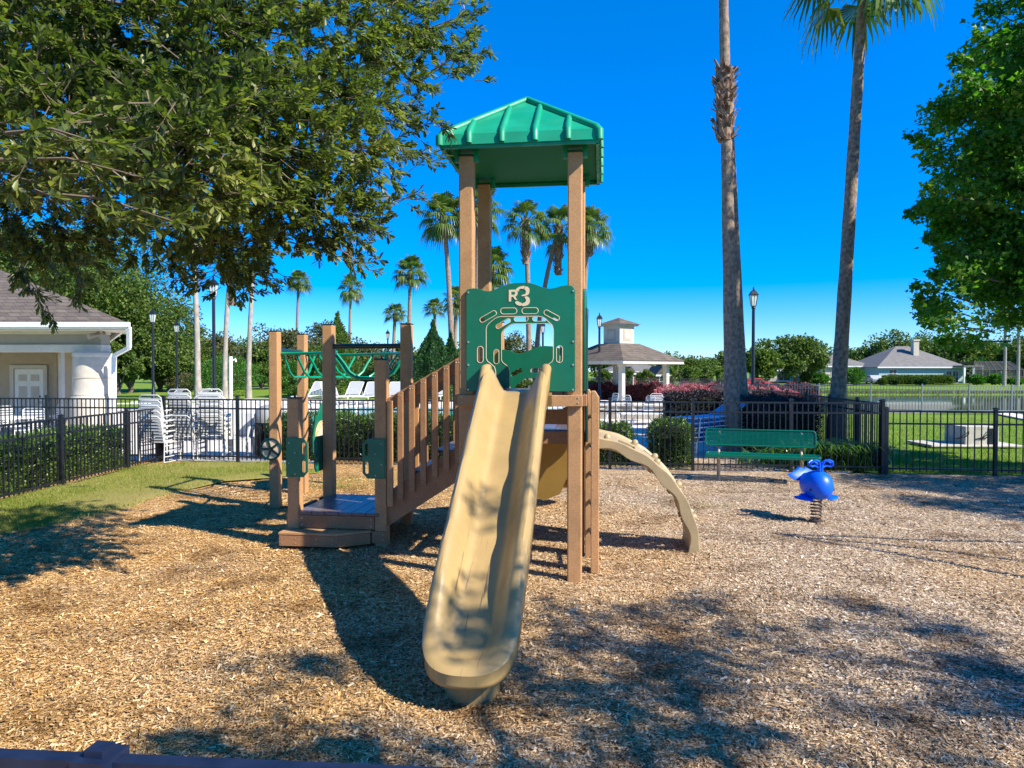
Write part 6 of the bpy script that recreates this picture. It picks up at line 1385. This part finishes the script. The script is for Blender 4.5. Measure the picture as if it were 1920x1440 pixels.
# right-hand tree with lobed leaves
rt = Vector((11.7, 13.6, 0))
mt_ = tree('maple_tree', 'dense green lobed-leaf tree entering at the right edge', rt, .24, 2.6,
     [(-2.0,0,3.1,1.6,.7),(-1.4,-.3,3.9,2.2,1.0),(-1.1,0,5.1,2.45,1.2),(-1.1,0,6.5,2.5,1.3),(-.7,0,8.0,2.15,1.3),(-.4,0,9.6,1.9,1.3),(-.1,0,11.4,1.7,1.3),(.6,0,4.6,2.2,1.8)], M['mapleleaf'], 150000, .10, clump=.42, tpl=LOBE, nclump=620, shell=.15, flat=.62)
P = []; D_ = []
for (a, b) in [((1700,252),(1800,275)),((1745,195),(1810,225)),((1738,300),(1810,320)),((1735,350),(1810,372)),((1712,535),(1800,560)),((1722,560),(1810,590)),((1740,602),(1820,615)),((1755,420),(1815,440)),((1765,465),(1830,480)),((1800,140),(1860,175)),((1790,110),(1860,120)),((1830,60),(1890,90)),((1840,10),(1900,40)),((1760,640),(1850,640)),((1775,505),(1840,520)),((1748,395),(1810,400)),((1728,268),(1800,300)),((1815,175),(1850,200))]:
    Y_ = 13.2+random.uniform(-.6,.6); pa = A(*a, Y_)-rt; pb2 = A(*b, Y_)-rt; MB().tube([pb2+(pb2-pa)*.5, pb2, pa], [.02,.012,.004], 4).build('twig', M['twig'], mt_)
    for k in range(260):
        t = random.random(); q = pa.lerp(pb2, t); s_ = .035+.20*t; P.append((q.x+random.gauss(0,s_), q.y+random.gauss(0,s_*1.5), q.z+random.gauss(0,s_*.8))); D_.append((-1+random.gauss(0,.6), random.gauss(0,.6), -.3+random.gauss(0,.4)))
D_ = np.array(D_); D_ /= np.linalg.norm(D_, axis=1)[:, None]; V, F = leaves(LOBE, np.array(P), D_, .10*rng.uniform(.6,1.3,len(P)))
npmesh('outer_sprays', V, F, M['mapleleaf'], mt_); None
def sprays(root, mat, P, size, tpl):
    pass
# shade trees outside the frame on the right and behind the camera
tree('shade_oak', 'oak outside the frame on the right shading the mulch', Vector((10.8, 1.6, 0)), .3, 3.2,
     [(-3.4,-.6,5.6,1.5,.8),(-2.4,-.6,6.0,1.1,.5),(-1.2,-2.4,6.2,1.5,.7),(-3.6,-1.6,5.4,1.0,.45),(-4.6,.2,5.2,.9,.5),(-5.5,.4,6.0,.8,.35)], M['oakleaf'], 6600, .105, clump=.25, tpl=OAKL, nclump=110, flat=.9, limbs=False)
tree('shade_oak', 'second oak outside the frame shading the bench', Vector((16.5, 7.6, 0)), .35, 3.5,
     [(-2,-1,6.6,2.4,1.2),(0,0,7.2,3.0,2),(-2.5,1.2,6.2,1.9,1.1),(1,-2,7,2.5,2)], M['oakleaf'], 26000, .16, clump=.7, tpl=OAKL, nclump=120, flat=.5)
tree('shade_oak', 'oak behind the camera whose branch shades the foreground mulch', Vector((6.2, -5.0, 0)), .3, 3.5,
     [(-1.6,5.6,5.4,.9,.4),(-1.2,4.3,5.4,1.1,.5),(-.3,5.9,5.4,.9,.4),(0,3,6.2,.7,.4),(0,0,6.6,1.2,.8)], M['oakleaf'], 10500, .11, clump=.30, tpl=OAKL, nclump=90, flat=.8)
# ---------------------------------------------------------------- near oak with leafy twigs at the upper left
def near_oak():
    r = empty('oak_tree', (-7.6, 4.2, 0), 0, 'near oak whose glossy leafy branches hang across the upper left', 'tree')
    O = Vector((-7.6, 4.2, 0)); blobs = [ # px, py, Y, rx(px), ry(px), count
     (80,60,4.6,210,130,150),(330,90,4.8,210,150,170),(560,70,5.4,170,140,105),(700,40,6.0,130,110,66),(800,60,6.4,75,80,26),(150,260,4.2,200,110,140),(330,290,3.7,120,80,60),(430,260,4.4,160,120,130),
     (600,230,5.2,120,110,68),(700,180,6.0,90,110,34),(560,360,5.2,120,70,48),(450,420,5.0,120,60,50),(300,420,5.4,110,45,32),(100,400,5.2,130,60,60),(640,420,5.4,60,35,22),(60,470,5.8,110,35,30),
     (420,490,5.6,50,50,26),(-120,200,4.6,200,260,0),(250,-80,5,400,90,0),(120,180,8.0,240,190,60),(480,150,8.4,220,170,40),(700,300,5.8,60,60,22),(20,60,6.5,160,120,60)]
    spr = [((640,380),(795,375),5.4),((780,150),(905,95),6.2),((720,100),(895,20),6.3),((560,440),(688,500),5.2),((700,280),(815,300),5.9),((650,420),(702,430),5.3),((740,200),(830,240),6.1),((420,470),(450,545),5.6),((300,440),(330,520),5.4),((40,500),(95,590),5.9),((140,470),(150,560),6.0),((690,30),(850,100),6.4),((0,300),(260,330),3.1),((60,360),(340,420),3.3),((10,250),(190,270),3.0)]
    tips = []; lim = MB(); P = []; D_ = []; Nn = []; S_ = []; st = MB()
    def twig(p, d, L, ls, nl):
        # stem with leaves in spirals and a terminal whorl
        p = np.array(p); d = np.array(d); d = d/np.linalg.norm(d); a = np.cross(d, [0,0,1.0]); a /= np.linalg.norm(a)+1e-6; b = np.cross(a, d)
        for k in range(nl):
            t = .25+.75*k/(nl-1) if k < nl-5 else 1.0; ph = k*2.4+random.random(); w = .75 if k < nl-5 else .45+.5*random.random()
            o = a*math.cos(ph)+b*math.sin(ph); q = d*w+o*(1.25-w)+np.array([0,0,-.10]); q /= np.linalg.norm(q)
            P.append(p+d*L*t); D_.append(q); nn_ = o*.3+np.array([0,0,1.0])+rng.normal(size=3)*.35; Nn.append(nn_); S_.append(ls*random.uniform(.7,1.2))
        st.tube([p-d*L*.3, p+d*L*.5, p+d*L], [.004,.003,.0015], 3, cap=False)
    for (px, py, Y, rx_, ry_, n) in blobs:
        c = A(px, py, Y); tips.append(c)
        for _ in range(n):
            while True:
                a, b, c_ = random.uniform(-1,1), random.uniform(-1,1), random.uniform(-1,1)
                if a*a+b*b+c_*c_ < 1: break
            q = Vector((c.x+a*cr(rx_, Y), Y+c_*.55, c.z+b*cr(ry_, Y)))
            if q.z < 2.2 and q.y < 3: continue
            d = Vector((a+.35, -.35+c_*.6, b*.7-.12)).normalized()+Vector((random.gauss(0,.45), random.gauss(0,.45), random.gauss(0,.35)))
            for s_ in range(3): 
                dd = d+Vector((random.gauss(0,.5), random.gauss(0,.5), random.gauss(0,.4))); twig(q+Vector((random.gauss(0,.07), random.gauss(0,.07), random.gauss(0,.06))), dd, random.uniform(.09,.18), .064, 19)
    for (a, b, Y) in spr:
        pa, pb2 = A(*a, Y), A(*b, Y-.15); st.tube([pa, pa.lerp(pb2,.5)+Vector((0,0,.04)), pb2], [.010,.006,.002], 4)
        for k in range(13):
            t = k/12; q = pa.lerp(pb2, t)+Vector((random.gauss(0,.03), random.gauss(0,.08), random.gauss(0,.035)))*(1.4-t); d = (pb2-pa).normalized()+Vector((random.gauss(0,.45), random.gauss(0,.5), random.gauss(0,.45)))
            twig(q, d, random.uniform(.08,.15), .066, 13)
    Pn = np.array(P)-np.array(O); V, F = leaves(OAKL, Pn, np.array(D_), np.array(S_), np.array(Nn)); npmesh('crown', V, F, M['oakleaf'], r)
    q = MB(); q.v = [tuple(Vector(v)-O) for v in st.v]; q.f = st.f; q.mi = st.mi
    me = bpy.data.meshes.new('twigs'); me.from_pydata(q.v, [], q.f); link('twigs', me, M['twig'], r)
    m = MB(); m.tube([(0,0,-.2),(0,0,.4),(.1,.1,2.2),(.3,.1,3.6)], [.42,.3,.26,.24], 14)
    for c in tips:
        c = c-O; s = Vector((.3,.1,3.5)); L = (c-s).length; m.tube([s, s.lerp(c,.4)+Vector((0,.3,.10*L)), s.lerp(c,.75)+Vector((0,.25,.08*L)), c], [.09,.045,.02,.007], 7)
    m.build('trunk', M['bark'], r, True); return r
near_oak()
